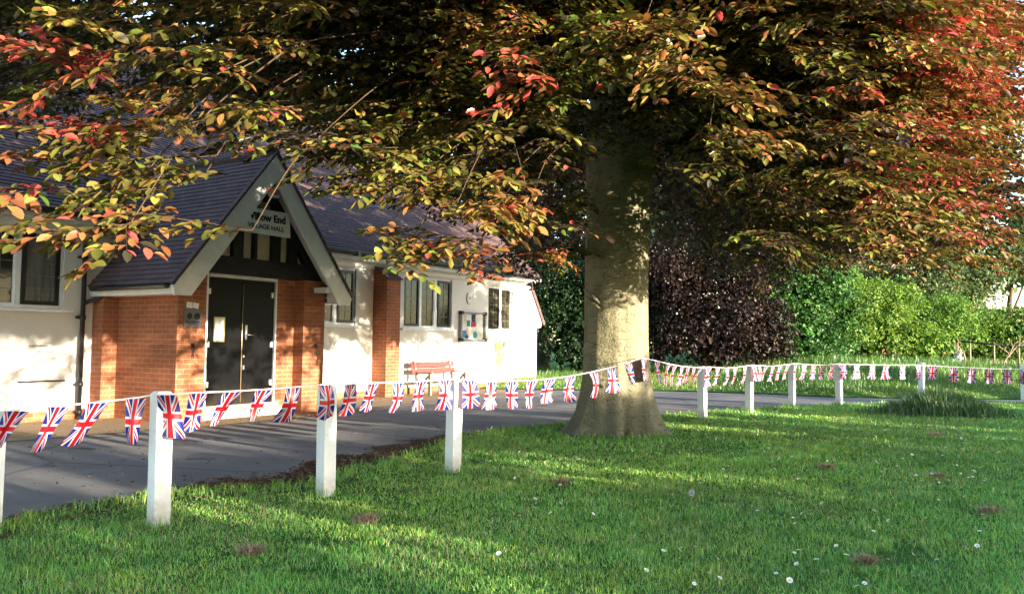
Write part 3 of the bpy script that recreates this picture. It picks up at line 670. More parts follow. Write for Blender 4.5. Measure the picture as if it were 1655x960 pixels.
# ------------------------------------------------------------------ bunting
# per flag in photo pixels: top-left, top-right, top y, bottom-left, bottom-right, bottom y
FL_ = [(8,49,664,-22,4,722),(79,113,657,49,66,730),(147,172,651,104,126,721),(208,234,644,207,222,717),(257,284,638.5,254,300,707),(305,335,635.5,298,317,698),(360,391,633.5,337,354,688),(412,441,630.5,397,416,681),
 (460,485,627,441,464,682),(515,536,622,510,536,679),(556,575,621,545,564,673),(593,612,620,582,597,666),(632,651,619,623,639,667),(671,690,617,668,684,664),(708,727,615,702,722,662),(746,768,615,745,772,660),
 (784,802,617,779,803,662),(817,836,617,815,837,661),(850,867,616,848,863,660),(880,898,613,874,889,652),(913,930,609,912,928,650),(949,966,602,950,965,643),(979,995,595,979,998,635),(1008,1021,588,1013,1028,622),
 (1035,1046,580,1037,1049,616),(1053,1071,584.5,1059,1074,619),(1077,1083,589,1072,1077,622),(1087,1094,591,1082,1087,624),(1099,1104,593,1090,1099,625),(1108,1114,594,1100,1106,619),(1118,1124,594.5,1104,1109,620),(1131,1135,595,1116,1121,622),
 (1142,1149,594,1140,1147,625),(1157,1163,595,1151,1156,623),(1171,1177,596,1166,1171,624),(1184,1190,595,1180,1184,621),(1200,1206,593,1196,1201,620),(1213,1221,591,1216,1229,616),(1224,1229,592,1226,1232,615),(1235,1241,592.5,1228,1233,615),
 (1246,1252,593,1239,1245,616),(1258,1264,591.5,1252,1257,614),(1270,1277,590,1264,1269,613),(1283,1289,588.5,1282,1288,614),(1296,1303,590,1291,1298,614),(1312,1318,590.5,1309,1315,614),(1326,1333,591,1323,1329,614),(1343,1349,590,1339,1346,613),
 (1355,1366,589.5,1354,1366,613),(1378,1391,590,1377,1390,613),(1403,1416,590.7,1402,1415,613),(1426,1439,591,1425,1437,613),(1453,1464,591,1452,1463,613),(1476,1490,591,1476,1489,614),(1500,1516,592.3,1499,1512,614),
 (1534,1548,594.2,1533,1549,617),(1563,1578,595.4,1562,1577,619),(1592,1606,597,1591,1606,620),(1620,1635,597.4,1620,1636,620),(1647,1661,597.4,1647,1662,621)]
off = np.array([.075, -.065])  # string runs on the lawn side of the posts
SUP = [np.array(POST[i][:2])+off for i in (0, 1, 2, 3)] + [np.array([1.765, 10.90])] + [np.array(POST[i][:2])+off for i in (4, 5, 6, 7, 8, 9)]
SUPPX = [-2, 250, 527, 733, 1036, 1139, 1213, 1282, 1357, 1489, 1652]
SUPPX = [proj((p[0], p[1], .9))[0] for p in SUP]
def on_string(px, py):
    """world point of pixel (px,py) in the vertical plane of the bunting's span"""
    i = int(np.clip(np.searchsorted(SUPPX, px)-1, 0, len(SUP)-2)); a, b = SUP[i], SUP[i+1]
    d = ray(px, py); e = b-a; nrm = np.array([-e[1], e[0]]); t_ = (a@nrm)/(d[:2]@nrm); return CAM + d*t_, e/np.linalg.norm(e)
bun = tag(empty('bunting', (1.765, 10.90, 1.09)), 'string of union flag bunting looped from post to post round the tree', 'bunting')
spts = []
for k, f in enumerate(FL_):
    for px in (f[0], (f[0]+f[1])/2, f[1]): pass
    spts.append(((f[0]+f[1])/2, f[2]-1.2))
for px, py in ((-2, 665), (248, 638), (526, 620.5), (733, 612.5), (1036, 578), (1139, 593.5), (1213, 590), (1282, 587.5), (1357, 588.5), (1489, 590.5), (1653, 596)):
    if min(abs(px-q[0]) for q in spts) > 4: spts.append((px, py))
spts.sort()
wp = [on_string(*q)[0] for q in spts]
wc(MB().tube(wp, .0055, 5).build('string', M['string_white'], bun))
for k, (tl_, tr_, ty, bl_, br_, by) in enumerate(FL_):
    c, e2 = on_string((tl_+tr_)/2, ty); e = np.array([e2[0], e2[1], 0.])
    Wd = rng.uniform(.165, .19)
    # slope of the string at the flag
    q0, _ = on_string(tl_, ty); q1, _ = on_string(tr_, ty)
    wv = np.linalg.norm(q1-q0); Wd = float(np.clip(wv, .13, .21))
    d = ray((bl_+br_)/2, by); bc = CAM + d*(c[1]/d[1])                      # hangs at the string's distance
    wfr = float(np.clip((br_-bl_)/max(tr_-tl_, 3), .55, 1.5)); Wb = Wd*wfr
    far_ = 1050 < tl_ < 1350; tw = rng.uniform(-.08, .08) if far_ else rng.uniform(-.3, .3); eb = np.array([math.cos(math.atan2(e[1], e[0])+tw), math.sin(math.atan2(e[1], e[0])+tw), rng.uniform(-.12, .12)])
    nb_ = np.array([e[1], -e[0], 0.]); nu, nv = 8, 11; ph = rng.uniform(0, 6.28); am = rng.uniform(.005, .010) if far_ else rng.uniform(.008, .02); V = []; U = []
    kink = rng.uniform(-.09, .09)*(0 if far_ else 1); lift = rng.uniform(-.03, .12); curl = rng.uniform(-.035, .045); pin = rng.uniform(.1, .28) if far_ else rng.uniform(.02, .14)
    for j in range(nv):
        s_ = j/(nv-1); cc = c+(bc-c)*s_ + (bc-c)*.0
        cc = c + (bc-c)*s_; cc = cc + nb_*(curl*math.sin(s_*3.0))
        ww = (Wd+(Wb-Wd)*s_)*(1-pin*math.sin(s_*math.pi)); ee = e*(1-s_)+eb*s_
        for i in range(nu):
            u = i/(nu-1); q = cc + ee*ww*(u-.5) + nb_*(am*(.3+s_)*math.sin(u*7.5+ph+s_*1.6)) + nb_*.01
            q = q + nb_*(kink*(u-.5)*s_*s_) + np.array([0, 0, lift*abs(u-.5)**2*s_*s_]); V.append(q); U.append((u, 1-s_))
    m = MB(); F = [(j*nu+i, j*nu+i+1, (j+1)*nu+i+1, (j+1)*nu+i) for j in range(nv-1) for i in range(nu-1)]
    m.add(V, F, [[U[a] for a in f] for f in F], smooth=True)
    wc(m.build('flag', M['flag_print'], bun))
# ------------------------------------------------------------------ the copper beech
TB = np.array([1.47, 11.36, 0.])
tree = tag(empty('beech_tree', TB), 'old copper beech with a thick smooth trunk on the lawn edge', 'tree')
prof = [(-.15, .72), (0, .62), (.08, .58), (.2, .545), (.35, .515), (.55, .49), (.8, .46), (1.1, .445), (1.6, .44), (2.2, .445), (2.8, .455), (3.3, .47), (3.8, .49), (4.4, .47), (5.2, .42), (6.2, .35), (7.5, .27), (9, .17), (10.5, .06)]
nr, ns = 84, 160; zs = np.concatenate([np.linspace(-.15, 1.2, 46), np.linspace(1.2, 10.5, nr-46+1)[1:]])
V = []
for z in zs:
    r = np.interp(z, [p[0] for p in prof], [p[1] for p in prof])
    for k in range(ns):
        a = 2*math.pi*k/ns; fl = math.exp(-max(z, 0)/.42)
        lob = .15*math.cos(3*a+.5) + .14*math.cos(5*a+1.9) + .09*math.cos(8*a+.4) + .05*math.cos(13*a+2)
        groove = -.30*math.exp(-((math.atan2(math.sin(a+1.40), math.cos(a+1.40)))/.12)**2)*math.exp(-max(z, 0)/.34) - .05*math.exp(-((math.atan2(math.sin(a+2.05), math.cos(a+2.05)))/.12)**2)*math.exp(-max(z, 0)/.5)   # cleft at the front of the root flare
        left = .42*math.exp(-((math.atan2(math.sin(a-math.pi*1.02), math.cos(a-math.pi*1.02)))/.55)**2)*math.exp(-max(z, 0)/.20)
        wob = .022*math.cos(2*a+z*.8) + .014*math.cos(5*a-z*1.1) + .010*math.cos(9*a+z*2.) + .006*math.sin(z*9+3*a) + .005*math.sin(17*a+z*3.1) + .004*math.sin(z*23+5*a)
        rr = r*(1 + lob*fl*1.05 + groove + left + wob)
        lean = np.array([.05*max(0, z-1)/3, .02*z, 0])
        V.append(TB + lean + np.array([math.cos(a)*rr, math.sin(a)*rr, z]))
F = np.array([(i*ns+k, i*ns+(k+1) % ns, (i+1)*ns+(k+1) % ns, (i+1)*ns+k) for i in range(len(zs)-1) for k in range(ns)])
trunk = wc(raw_mesh('trunk', np.array(V), F, M['beech_bark'], parent=tree, smooth=True))
# old pruning scar on the left of the trunk
sc = MB(); sc.tube([TB+np.array(p) for p in ((-.43, -.16, 2.02), (-.36, -.28, 1.93), (-.27, -.36, 1.84))], [.012, .035, .012], 8)
sc.tube([TB+np.array(p) for p in ((-.42, -.20, 1.93), (-.34, -.31, 1.82), (-.26, -.375, 1.76))], [.01, .03, .01], 8); sc.build('branch_scar', M['beech_bark'], trunk)
trunk.children[0].matrix_parent_inverse = Matrix.Translation(-TB) @ Matrix.Translation(TB) if False else Matrix.Identity(4)

def uc(p): return p[0]*SUN[0]+p[1]*SUN[1], p[0]*LANE[0]+p[1]*LANE[1]
def e_crown(p):
    u, c = uc(p); return abs((u+5.9)/4.9)**3 + abs((c-9.5)/9.7)**3
def ok_light(p):  # thins the crown along sun paths so light reaches wall and trunk
    """the low sun comes in under the skirt of the crown: most sprays in its path are dropped to let it through"""
    u, c = uc(p); zh = p[2]-.158*(u+13); zt = p[2]-.158*(u+5.7)
    if 4.6 < c < 9.1 and zh < 1.5: return rng.random() < .07
    if 9.1 <= c < 10.4 and zt < 2.1: return rng.random() < .05
    if 9.1 <= c < 10.4 and zt < 3.5: return rng.random() < .30
    if 10.4 <= c < 15.2 and zh < 1.35: return rng.random() < .06
    if 15.2 <= c < 16.6 and zh < 1.7: return rng.random() < .15
    if 16.6 <= c < 18 and zh < 1.9: return rng.random() < .15
    if 18 <= c < 21 and zh < 2.9: return rng.random() < .10
    return True
def limb(pts, r0, r1, mb):
    pts = [np.array(p, float) for p in pts]; out = []
    for i in range(len(pts)-1):
        a, b = pts[max(i-1, 0)], pts[min(i+2, len(pts)-1)]
        for t_ in np.linspace(0, 1, 7)[:-1]:
            p0, p1, p2, p3 = a, pts[i], pts[i+1], b
            out.append(.5*((2*p1)+(-p0+p2)*t_+(2*p0-5*p1+4*p2-p3)*t_**2+(-p0+3*p1-3*p2+p3)*t_**3))
    out.append(pts[-1]); mb.tube(out, list(np.linspace(r0, r1, len(out))), 7)
lm_specs = [(-6.5, 6, 4.6), (-2.5, 4.6, 4.2), (.4, 4.2, 4.6), (3.4, 6, 4.4), (5.5, 8.5, 4.6), (7.5, 13, 5), (-4, 10, 5.2), (-1, 17, 6), (4.5, 16, 6), (9.0, 15.0, 5.0), (-5.5, 8.0, 5.4), (1.0, 6.2, 6.4), (2.6, 6.8, 7.2)]
for i, (x, y, z) in enumerate(lm_specs):
    z += .9; z0 = 3.9 + (i*.37) % 3.2; st_ = TB + np.array([0, 0, z0]); en = np.array([x, y, z]); md = st_*.5+en*.5+np.array([0, 0, 1.2+rng.uniform(0, .5)])
    q = MB(); limb([st_, st_*.78+md*.22+np.array([0, 0, .35]), md, en], .15, .014, q)
    for j in range(3):
        t_ = rng.uniform(.4, .9); a_ = st_*(1-t_)+en*t_+np.array([0, 0, 1.1*(1-abs(2*t_-1))]); b_ = a_+np.array([rng.normal(0, 1.2), rng.normal(0, 1.2), rng.uniform(-.6, .6)]); limb([a_, (a_+b_)/2+np.array([0, 0, .2]), b_], .018, .006, q)
    wc(q.build('limb', M['beech_bark'], tree))

# hanging boughs: photo position, distance, spread, number of sprays, colour mix
BOUGH = [
 (120,85,2.9,55,22,6,'red'),(235,75,3.2,70,25,5,'warm'),(60,30,3.8,90,35,6,'olive'),(130,160,3.7,100,40,6,'olive'),(370,110,3.3,60,30,4,'warm'),(250,180,3.3,90,25,7,'orange'),
 (95,210,3.2,70,16,4,'red'),(390,215,3.3,60,35,6,'orange'),(175,245,3.1,100,30,9,'warm'),(45,290,3.0,45,30,4,'rust'),(85,372,2.95,45,12,3,'orange'),(215,310,3.1,80,25,6,'olive'),(205,370,3.05,60,22,5,'rust'),(270,355,3.2,45,30,4,'orange'),
 (260,8,3.6,50,14,3,'warm'),(430,80,3.8,40,20,4,'warm'),(440,30,4.0,80,30,7,'olive'),(110,120,4.2,110,40,7,'dark'),(300,285,3.4,40,20,3,'olive'),(390,215,3.7,50,24,5,'dark'),(520,215,4.0,45,22,5,'dark'),
 (640,165,4.7,80,40,8,'olive'),(560,215,4.6,70,40,8,'olive'),(715,215,4.5,60,30,7,'olive'),(650,260,4.4,80,30,8,'olive'),(740,265,4.4,50,25,5,'olive'),(700,285,4.3,70,28,8,'warm'),(790,310,4.3,35,25,4,'orange'),(775,330,4.2,50,22,6,'orange'),(840,335,4.4,18,12,2,'red'),
 (590,340,4.0,30,25,2,'orange'),(620,290,4.3,45,25,4,'olive'),(665,380,4.0,25,15,2,'olive'),(725,395,4.05,40,16,4,'orange'),(790,405,4.1,25,10,2,'rust'),(640,415,4.0,16,8,1,'green'),
 (815,55,4.1,40,40,6,'orange'),(845,115,4.0,25,25,3,'red'),(780,25,4.4,50,25,4,'warm'),(960,40,4.6,50,35,5,'green'),(950,120,4.8,45,35,4,'green'),(1070,35,3.9,40,28,5,'orange'),(1100,90,4.0,45,28,5,'orange'),(1160,140,4.2,35,18,3,'orange'),(1195,205,4.5,30,15,2,'orange'),
 (1030,75,4.6,60,35,4,'olive'),(1260,35,5.0,60,35,7,'warm'),(1265,90,5.2,50,25,4,'rust'),(1330,125,5.3,70,30,6,'orange'),(1290,180,5.6,80,30,7,'olive'),(1400,60,5.4,70,45,9,'warm'),(1380,200,5.8,70,40,9,'olive'),
 (1300,300,9.9,60,35,14,'olive'),(1360,345,10.2,60,30,16,'olive'),(1240,335,10.4,40,28,12,'green'),(1225,385,10.6,30,15,8,'green'),(1390,300,9.6,60,40,14,'olive'),(1300,385,10.8,55,16,14,'olive'),(1380,400,11,50,14,10,'olive'),(1180,200,8.2,40,30,6,'olive'),(1440,400,11.5,40,16,8,'warm'),
 (1505,425,8.5,25,18,4,'rust'),(1610,415,7.5,35,18,6,'orange'),(1470,385,8.0,30,18,5,'rust'),(1290,415,10.5,25,10,4,'olive'),(1400,425,11,25,10,4,'warm'),(880,385,9.5,22,22,5,'rust'),
 (925,330,10.5,18,55,6,'green'),(930,400,10.4,14,25,4,'green'),
]
for k, (px, py, dp, sx_, sy_, ns_, mx_) in enumerate(BOUGH):
    py -= 12 if px < 480 else 0; ns_ = max(1, int(round(ns_*((.5 if py > 300 else .7) if px < 480 else .85 if px < 870 and py > 230 else 1.3))))
    lv = Leaves(); lv.jit = .28; c0 = CAM + ray(px, py)*dp; scl = dp/FPX
    an_ = TB + np.array([0, 0, 4.5]); out = c0 - TB; out[2] = 0; out = unit(out)
    start = c0 - out*rng.uniform(.8, 1.4) + np.array([rng.normal(0, .2), rng.normal(0, .2), rng.uniform(.55, .95)])
    for j in range(ns_):
        p = CAM + ray(px + rng.normal(0, sx_*.62), py + rng.normal(0, sy_*.62))*(dp*(1+rng.normal(0, .06)))
        az = math.atan2(out[1], out[0]) + rng.normal(0, .75); h = np.array([math.cos(az), math.sin(az), rng.uniform(-.32, -.02)])
        ln = rng.uniform(.28, .55)*(1 if dp < 6 else 1.2)
        if dp > 5 and px > 960 and not ok_light(p): continue
        qx, qy, _ = proj(p)
        if dp < 5 and ((372 < qx < 530 and 228 < qy < 345) or (470 < qx < 640 and qy > 300)): continue
        lv.spray(p-h*ln*.5, h, ln, mx_, leaf=.059 if dp < 3.9 else .064 if dp < 9 else .085, droop=.3)
        if j < 1:
            limb([start, start*.4+(p-h*ln*.5)*.6+np.array([0, 0, .10]), p-h*ln*.5], .0042, .0022, lv.tw)
    if lv.P: wc(lv.build('foliage', M['beech_leaf'], tree))

YBX = [-150, 0, 100, 200, 300, 400, 470, 530, 600, 700, 780, 860, 900, 960, 1060, 1150, 1250, 1350, 1420, 1500, 1600, 1655, 1800]
YBY = [110, 120, 190, 190, 190, 185, 180, 190, 230, 300, 340, 365, 290, 215, 240, 330, 395, 405, 430, 425, 430, 405, 380]
def drape(px): return 24*math.sin(px*.031)+17*math.sin(px*.083+1)+10*math.sin(px*.17)-6
def sky_gap(px, py): return ((px-335)/42)**2+((py-50)/36)**2 < 1 or (px > 1500 and math.sin(px*.045)*math.cos(py*.052+1)+.5*math.sin(px*.11+py*.07) > .62)
def fill(n, d0, d1, px0, px1, py0, shift, mixf, leaf, lens, name, dens=1., zmin=1.9, jit=.24, umin=-99):
    lv = Leaves(); lv.jit = jit; k = 0; tries = 0
    while k < n and tries < n*40:
        tries += 1
        px = rng.uniform(px0, px1); yb = np.interp(px, YBX, YBY)+shift+drape(px); py = rng.uniform(py0, yb)
        dp = rng.uniform(d0, d1); p = CAM + ray(px, py)*dp
        if e_crown(p) > 1. or p[2] < zmin or not ok_light(p) or uc(p)[0] < umin or (sky_gap(px, py) and rng.random() < .93): continue
        o_ = p - TB; az = math.atan2(o_[1], o_[0]) + rng.normal(0, .7); h = np.array([math.cos(az), math.sin(az), rng.uniform(-.3, .05)])
        lv.spray(p, h, rng.uniform(*lens), mixf(px, py), leaf=leaf, droop=.3, dens=dens); k += 1
    wc(lv.build(name, M['beech_leaf'], tree)); return k
pick = lambda *a: a[int(rng.integers(len(a)))]
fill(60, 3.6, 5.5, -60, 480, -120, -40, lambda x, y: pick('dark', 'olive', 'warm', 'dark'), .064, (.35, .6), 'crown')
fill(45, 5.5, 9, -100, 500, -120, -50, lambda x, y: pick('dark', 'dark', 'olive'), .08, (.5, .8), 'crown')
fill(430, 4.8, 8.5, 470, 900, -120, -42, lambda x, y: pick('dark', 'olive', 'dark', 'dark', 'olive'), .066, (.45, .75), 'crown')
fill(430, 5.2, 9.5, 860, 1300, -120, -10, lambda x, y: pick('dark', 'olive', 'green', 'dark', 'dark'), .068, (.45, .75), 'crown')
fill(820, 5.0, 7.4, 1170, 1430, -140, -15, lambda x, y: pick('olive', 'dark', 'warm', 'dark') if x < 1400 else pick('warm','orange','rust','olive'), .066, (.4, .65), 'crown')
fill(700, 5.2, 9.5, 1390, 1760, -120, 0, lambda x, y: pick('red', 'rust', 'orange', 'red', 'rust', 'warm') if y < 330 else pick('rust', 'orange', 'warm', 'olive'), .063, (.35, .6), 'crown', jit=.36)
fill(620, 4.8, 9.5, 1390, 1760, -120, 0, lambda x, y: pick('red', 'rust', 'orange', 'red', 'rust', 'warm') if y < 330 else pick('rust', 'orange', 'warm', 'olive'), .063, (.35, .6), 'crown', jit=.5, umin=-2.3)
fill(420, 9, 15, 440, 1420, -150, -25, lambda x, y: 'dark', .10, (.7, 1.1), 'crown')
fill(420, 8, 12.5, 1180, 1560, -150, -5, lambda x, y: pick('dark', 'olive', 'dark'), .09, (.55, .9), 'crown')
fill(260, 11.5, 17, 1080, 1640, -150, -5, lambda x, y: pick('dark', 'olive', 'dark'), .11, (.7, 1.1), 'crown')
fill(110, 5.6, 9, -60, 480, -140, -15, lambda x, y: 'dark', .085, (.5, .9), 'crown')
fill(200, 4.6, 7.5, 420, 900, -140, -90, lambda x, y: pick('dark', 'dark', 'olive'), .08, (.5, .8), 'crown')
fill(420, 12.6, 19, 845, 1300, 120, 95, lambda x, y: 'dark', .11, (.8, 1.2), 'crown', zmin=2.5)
# boughs added to shade the upper trunk, the hall's upper wall and its roof
def shade(n, c0, c1, u0, u1, uw, z0, z1, leaf, mx):
    lv = Leaves(); k = 0; tr_ = 0
    while k < n and tr_ < 40*n:
        tr_ += 1; c = rng.uniform(c0, c1); u = rng.uniform(u0, u1); z = rng.uniform(z0, z1)+.158*(u-uw); p = np.array([.8*u+.6*c, -.6*u+.8*c, z])
        x, y, w_ = proj(p)
        if e_crown(p) > 1 or (-50 < x < 1700 and y > np.interp(x, YBX, YBY)-8): continue
        o_ = p-TB; az = math.atan2(o_[1], o_[0])+rng.normal(0, .7); lv.spray(p, np.array([math.cos(az), math.sin(az), rng.uniform(-.3, .05)]), rng.uniform(.5, .9), mx, leaf=leaf); k += 1
    if lv.P: wc(lv.build('crown', M['beech_leaf'], tree))
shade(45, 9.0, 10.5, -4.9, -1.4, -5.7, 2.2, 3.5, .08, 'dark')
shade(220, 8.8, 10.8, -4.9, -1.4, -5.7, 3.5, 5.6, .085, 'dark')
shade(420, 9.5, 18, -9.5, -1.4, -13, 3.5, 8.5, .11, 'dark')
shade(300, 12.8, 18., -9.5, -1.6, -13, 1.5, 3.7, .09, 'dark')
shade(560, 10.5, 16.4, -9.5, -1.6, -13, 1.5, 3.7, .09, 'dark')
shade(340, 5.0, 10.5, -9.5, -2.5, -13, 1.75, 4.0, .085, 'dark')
def shade_canopy(n, c0, c1, u0, u1, z0, z1):  # unseen sprays above the view, added to shade the foliage behind them
    lv = Leaves(); k = 0; tr_ = 0
    while k < n and tr_ < 60*n:
        tr_ += 1; c = rng.uniform(c0, c1); u = rng.uniform(u0, u1); p = np.array([.8*u+.6*c, -.6*u+.8*c, rng.uniform(z0, z1)])
        x, y, w_ = proj(p)
        if (w_ > .3 and -100 < x < 1755 and y > -45) or not ok_light(p): continue
        o_ = p-TB; az = math.atan2(o_[1], o_[0])+rng.normal(0, .7); lv.spray(p, np.array([math.cos(az), math.sin(az), rng.uniform(-.45, .05)]), rng.uniform(.5, .9), 'dark', leaf=.10); k += 1
    if lv.P: wc(lv.build('crown', M['beech_leaf'], tree))
shade_canopy(620, 1.2, 9.5, -3.0, -1.1, 2.7, 6.2)
# the rest of the crown, above and beside the picture
lv = Leaves(); n = 0; PTS = []
while n < 60000:
    c_ = rng.uniform(-.3, 19.3); u_ = rng.uniform(-10.8, -1.); p = np.array([.8*u_+.6*c_, -.6*u_+.8*c_, rng.uniform(2.6, 13)])
    e = e_crown(p)
    if e > 1 or ((p[2]-3.)/10)**3 + e > 1: continue
    x, y, w_ = proj(p)
    if w_ > .3 and -170 < x < 1825 and y > -150: continue
    if not ok_light(p): continue
    PTS.append(p); n += 1
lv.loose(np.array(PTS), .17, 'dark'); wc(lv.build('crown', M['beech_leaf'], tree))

# ------------------------------------------------------------------ shrubs and trees
GPAL = {'laurel': [(.045, .12, .03), (.075, .17, .04), (.03, .08, .024)], 'fresh': [(.10, .19, .03), (.13, .22, .035), (.06, .13, .025)], 'copper': [(.016, .010, .012), (.021, .011, .011), (.010, .008, .009), (.032, .019, .013)],  # copper tones lowered to put the beech crown's shade into the colour
        'yew': [(.012, .032, .012), (.02, .045, .016), (.010, .022, .010)], 'lime': [(.15, .22, .03), (.11, .19, .03), (.07, .14, .025)], 'grey': [(.06, .10, .04), (.085, .12, .045), (.11, .12, .05)]}
def foliage(lobes, n, size, pal, seed, jit=.2):
    """leaf faces spread through noisy lobes (cx,cy,cz,rx,ry,rz), most of them near the surface"""
    g = np.random.default_rng(seed); vol = np.array([l[3]*l[4]+l[3]*l[5] for l in lobes]); cnt = (n*vol/vol.sum()).astype(int); P = []; Nn = []; SZ = []
    for l, k in zip(lobes, cnt):
        m = max(10, int(26*(l[3]+l[5])/3)); d = g.normal(size=(m, 3)); d /= np.linalg.norm(d, axis=1, keepdims=True); d[:, 2] = np.where(d[:, 2] < -.5, -d[:, 2], d[:, 2])
        R = np.array(l[3:6]); cc = np.array(l[:3])+d*R*g.uniform(.62, .95, (m, 1)); cr = g.uniform(.26, .46, m)*min(l[3:6])
        w = cr**2; ks = (k*.78*w/w.sum()).astype(int)
        for q, r, kk in zip(cc, cr, ks):      # leafy clumps over the lobe
            e = g.normal(size=(kk, 3)); e /= np.linalg.norm(e, axis=1, keepdims=True)
            P.append(q+e*r*np.array([1.15, 1.15, .85])*(1-np.abs(g.normal(0, .22, kk)))[:, None]*g.uniform(.9, 1.12, kk)[:, None]); Nn.append(e); SZ.append(np.ones(kk))
        kk = int(k*.22); e = g.normal(size=(kk, 3)); e /= np.linalg.norm(e, axis=1, keepdims=True)   # inner foliage
        P.append(np.array(l[:3])+e*R*g.uniform(.25, .72, (kk, 1))); Nn.append(e); SZ.append(np.full(kk, 2.1))
    P = np.concatenate(P); Nn = np.concatenate(Nn); n = len(P)
    N = unit(Nn*.7+g.normal(0, .5, (n, 3))+np.array([0, 0, .35])); D = unit(np.cross(N, g.normal(size=(n, 3)))+np.array([0, 0, -.25]))
    L = size*g.uniform(.6, 1.35, n)*np.concatenate(SZ); V, F = leaf_arrays(P, D, N, L, L*.62)
    c = np.array(GPAL[pal])[g.integers(0, len(GPAL[pal]), n)]*np.exp(g.normal(0, jit, (n, 1)))
    keep = P[:, 2] > .03
    return V, F, np.repeat(c, 8, 0)
def plant(name, label, cat, base, lobes, n, size, pal, seed, stem=None, group=None):
    root = tag(empty(name, base), label, cat, group)
    V, F, C = foliage([(base[0]+l[0], base[1]+l[1], base[2]+l[2], *l[3:]) for l in lobes], n, size, pal, seed)
    wc(raw_mesh('crown', V, F, M['shrub_leaf'], C, root))
    m = MB(); g = np.random.default_rng(seed)
    if stem: # tapered trunk and limbs
        h, r = stem; limb([(base[0], base[1], -.1), (base[0]+g.normal(0, .1), base[1], h*.5), (base[0]+g.normal(0, .2), base[1], h)], r, r*.45, m)
    for l in lobes:
        limb([(base[0]+g.normal(0, .1), base[1]+g.normal(0, .1), (stem[0]*.5 if stem else -.05)), (base[0]+l[0]*.5, base[1]+l[1]*.5, base[2]+l[2]*.6), (base[0]+l[0], base[1]+l[1], base[2]+l[2]+l[5]*.4)], .06 if not stem else stem[1]*.4, .012, m)
    wc(m.build('trunk', M['twig'], root)); return root
plant('copper_shrub', 'dark purple copper shrub overhanging the verge beyond the road', 'shrub', (6.2, 25.2, .2), [(0, 0, 1.5, 1.9, 1.6, 1.7), (-1.1, .6, 3.2, 1.8, 1.6, 1.6), (1.1, .5, 3.4, 1.7, 1.5, 1.5), (.3, .8, 4.9, 1.9, 1.6, 1.5), (1.5, -.2, 1.4, 1.1, 1., 1.3)], 30000, .085, 'copper', 11)
plant('copper_tree', 'tall dark copper tree behind the end wall of the hall', 'tree', (1.2, 30.5, 0), [(0, 0, 4.4, 3., 2.6, 2.8), (-2.2, 0, 6., 2.4, 2., 2.6), (-2.4, 0, 9., 2.6, 2., 2.4), (-1.4, .3, 7.5, 3., 2.6, 2.6), (1.3, .4, 8., 3., 2.6, 2.6), (0, 0, 11., 3.2, 2.6, 2.8), (1.2, -.5, 4., 2., 1.8, 1.8)], 17000, .17, 'copper', 12, (8, .3))
plant('yew_shrub', 'near black evergreen shrub between the hall corner and the beech trunk', 'shrub', (2.3, 26.6, .1), [(0, 0, 1.3, 2., 1.5, 1.5), (-.7, .6, 2.6, 1.8, 1.5, 1.5), (1., .5, 2.7, 1.8, 1.5, 1.5)], 16000, .095, 'yew', 13)
plant('yew_tree', 'dark yew closing the view behind the copper shrub', 'tree', (6.0, 33.0, 0), [(0, 0, 3., 3.6, 2.4, 3.2), (-.6, .5, 7., 3.6, 2.4, 3.2), (.8, 0, 10.6, 3.2, 2.4, 3.)], 14000, .2, 'yew', 14, (8, .3))
plant('holly_tree', 'dark green tree above the laurel shrub right of the copper shrub', 'tree', (11.2, 34, .2), [(0, 0, 3., 3.2, 2.4, 3.), (.4, .5, 6.4, 3.2, 2.4, 2.8), (-.6, .3, 9.4, 2.8, 2.2, 2.6)], 13000, .18, 'yew', 15, (8, .25))
plant('laurel_shrub', 'glossy dark green laurel shrub next to the copper shrub', 'shrub', (9.6, 27.0, .45), [(0, 0, 1., 1.9, 1.4, 1.3), (-.5, .3, 2.3, 1.6, 1.4, 1.4), (.9, .2, 2.7, 1.5, 1.3, 1.2), (.4, .3, 3.7, 1.2, 1.1, 1.)], 24000, .085, 'laurel', 16)
plant('elder_shrub', 'sunlit bright green shrub in the middle of the bank', 'shrub', (12.3, 27.8, .8), [(0, 0, .9, 1.6, 1.3, 1.1), (-.3, .3, 2., 1.4, 1.2, 1.1), (.8, .2, 1.7, 1.2, 1.1, 1.), (-.7, .4, 2.5, .9, .9, .8), (1.6, -.3, .5, 1., .9, .8)], 19000, .08, 'lime', 17)
plant('privet_bush', 'rounded mid green bush beside the white flower spike', 'shrub', (15.2, 28.8, .9), [(0, 0, .9, 1.3, 1.2, 1.2), (-.9, .1, .8, 1.1, 1., 1.1), (.5, .2, 1.4, 1., 1., .9)], 10000, .08, 'fresh', 18)
plant('garden_hedge', 'big rounded hedge behind the dark rail, lit yellow green on top', 'hedge', (19.2, 30.5, .8), [(0, 0, .8, 2.1, 1.5, 1.3), (2.6, .3, .9, 2.2, 1.5, 1.5), (-1.5, .2, .6, 1.3, 1.2, 1.2), (4.9, .4, .8, 2.0, 1.5, 1.4)], 22000, .09, 'lime', 19)
plant('willow_tree', 'pale grey green tree above the hedge at the far right', 'tree', (23.5, 38, .8), [(0, 0, 4.6, 2.6, 2.2, 1.9), (-2., .3, 4., 1.6, 1.5, 1.3), (1.6, .2, 6., 2.2, 1.8, 1.6)], 9000, .14, 'grey', 20, (5, .18))
plant('bay_tree', 'dark evergreen bush below the brick house', 'shrub', (15.6, 33.5, .8), [(0, 0, 1.6, 2., 1.4, 1.6), (2.4, .3, 1.5, 1.8, 1.4, 1.4)], 8000, .13, 'laurel', 23)
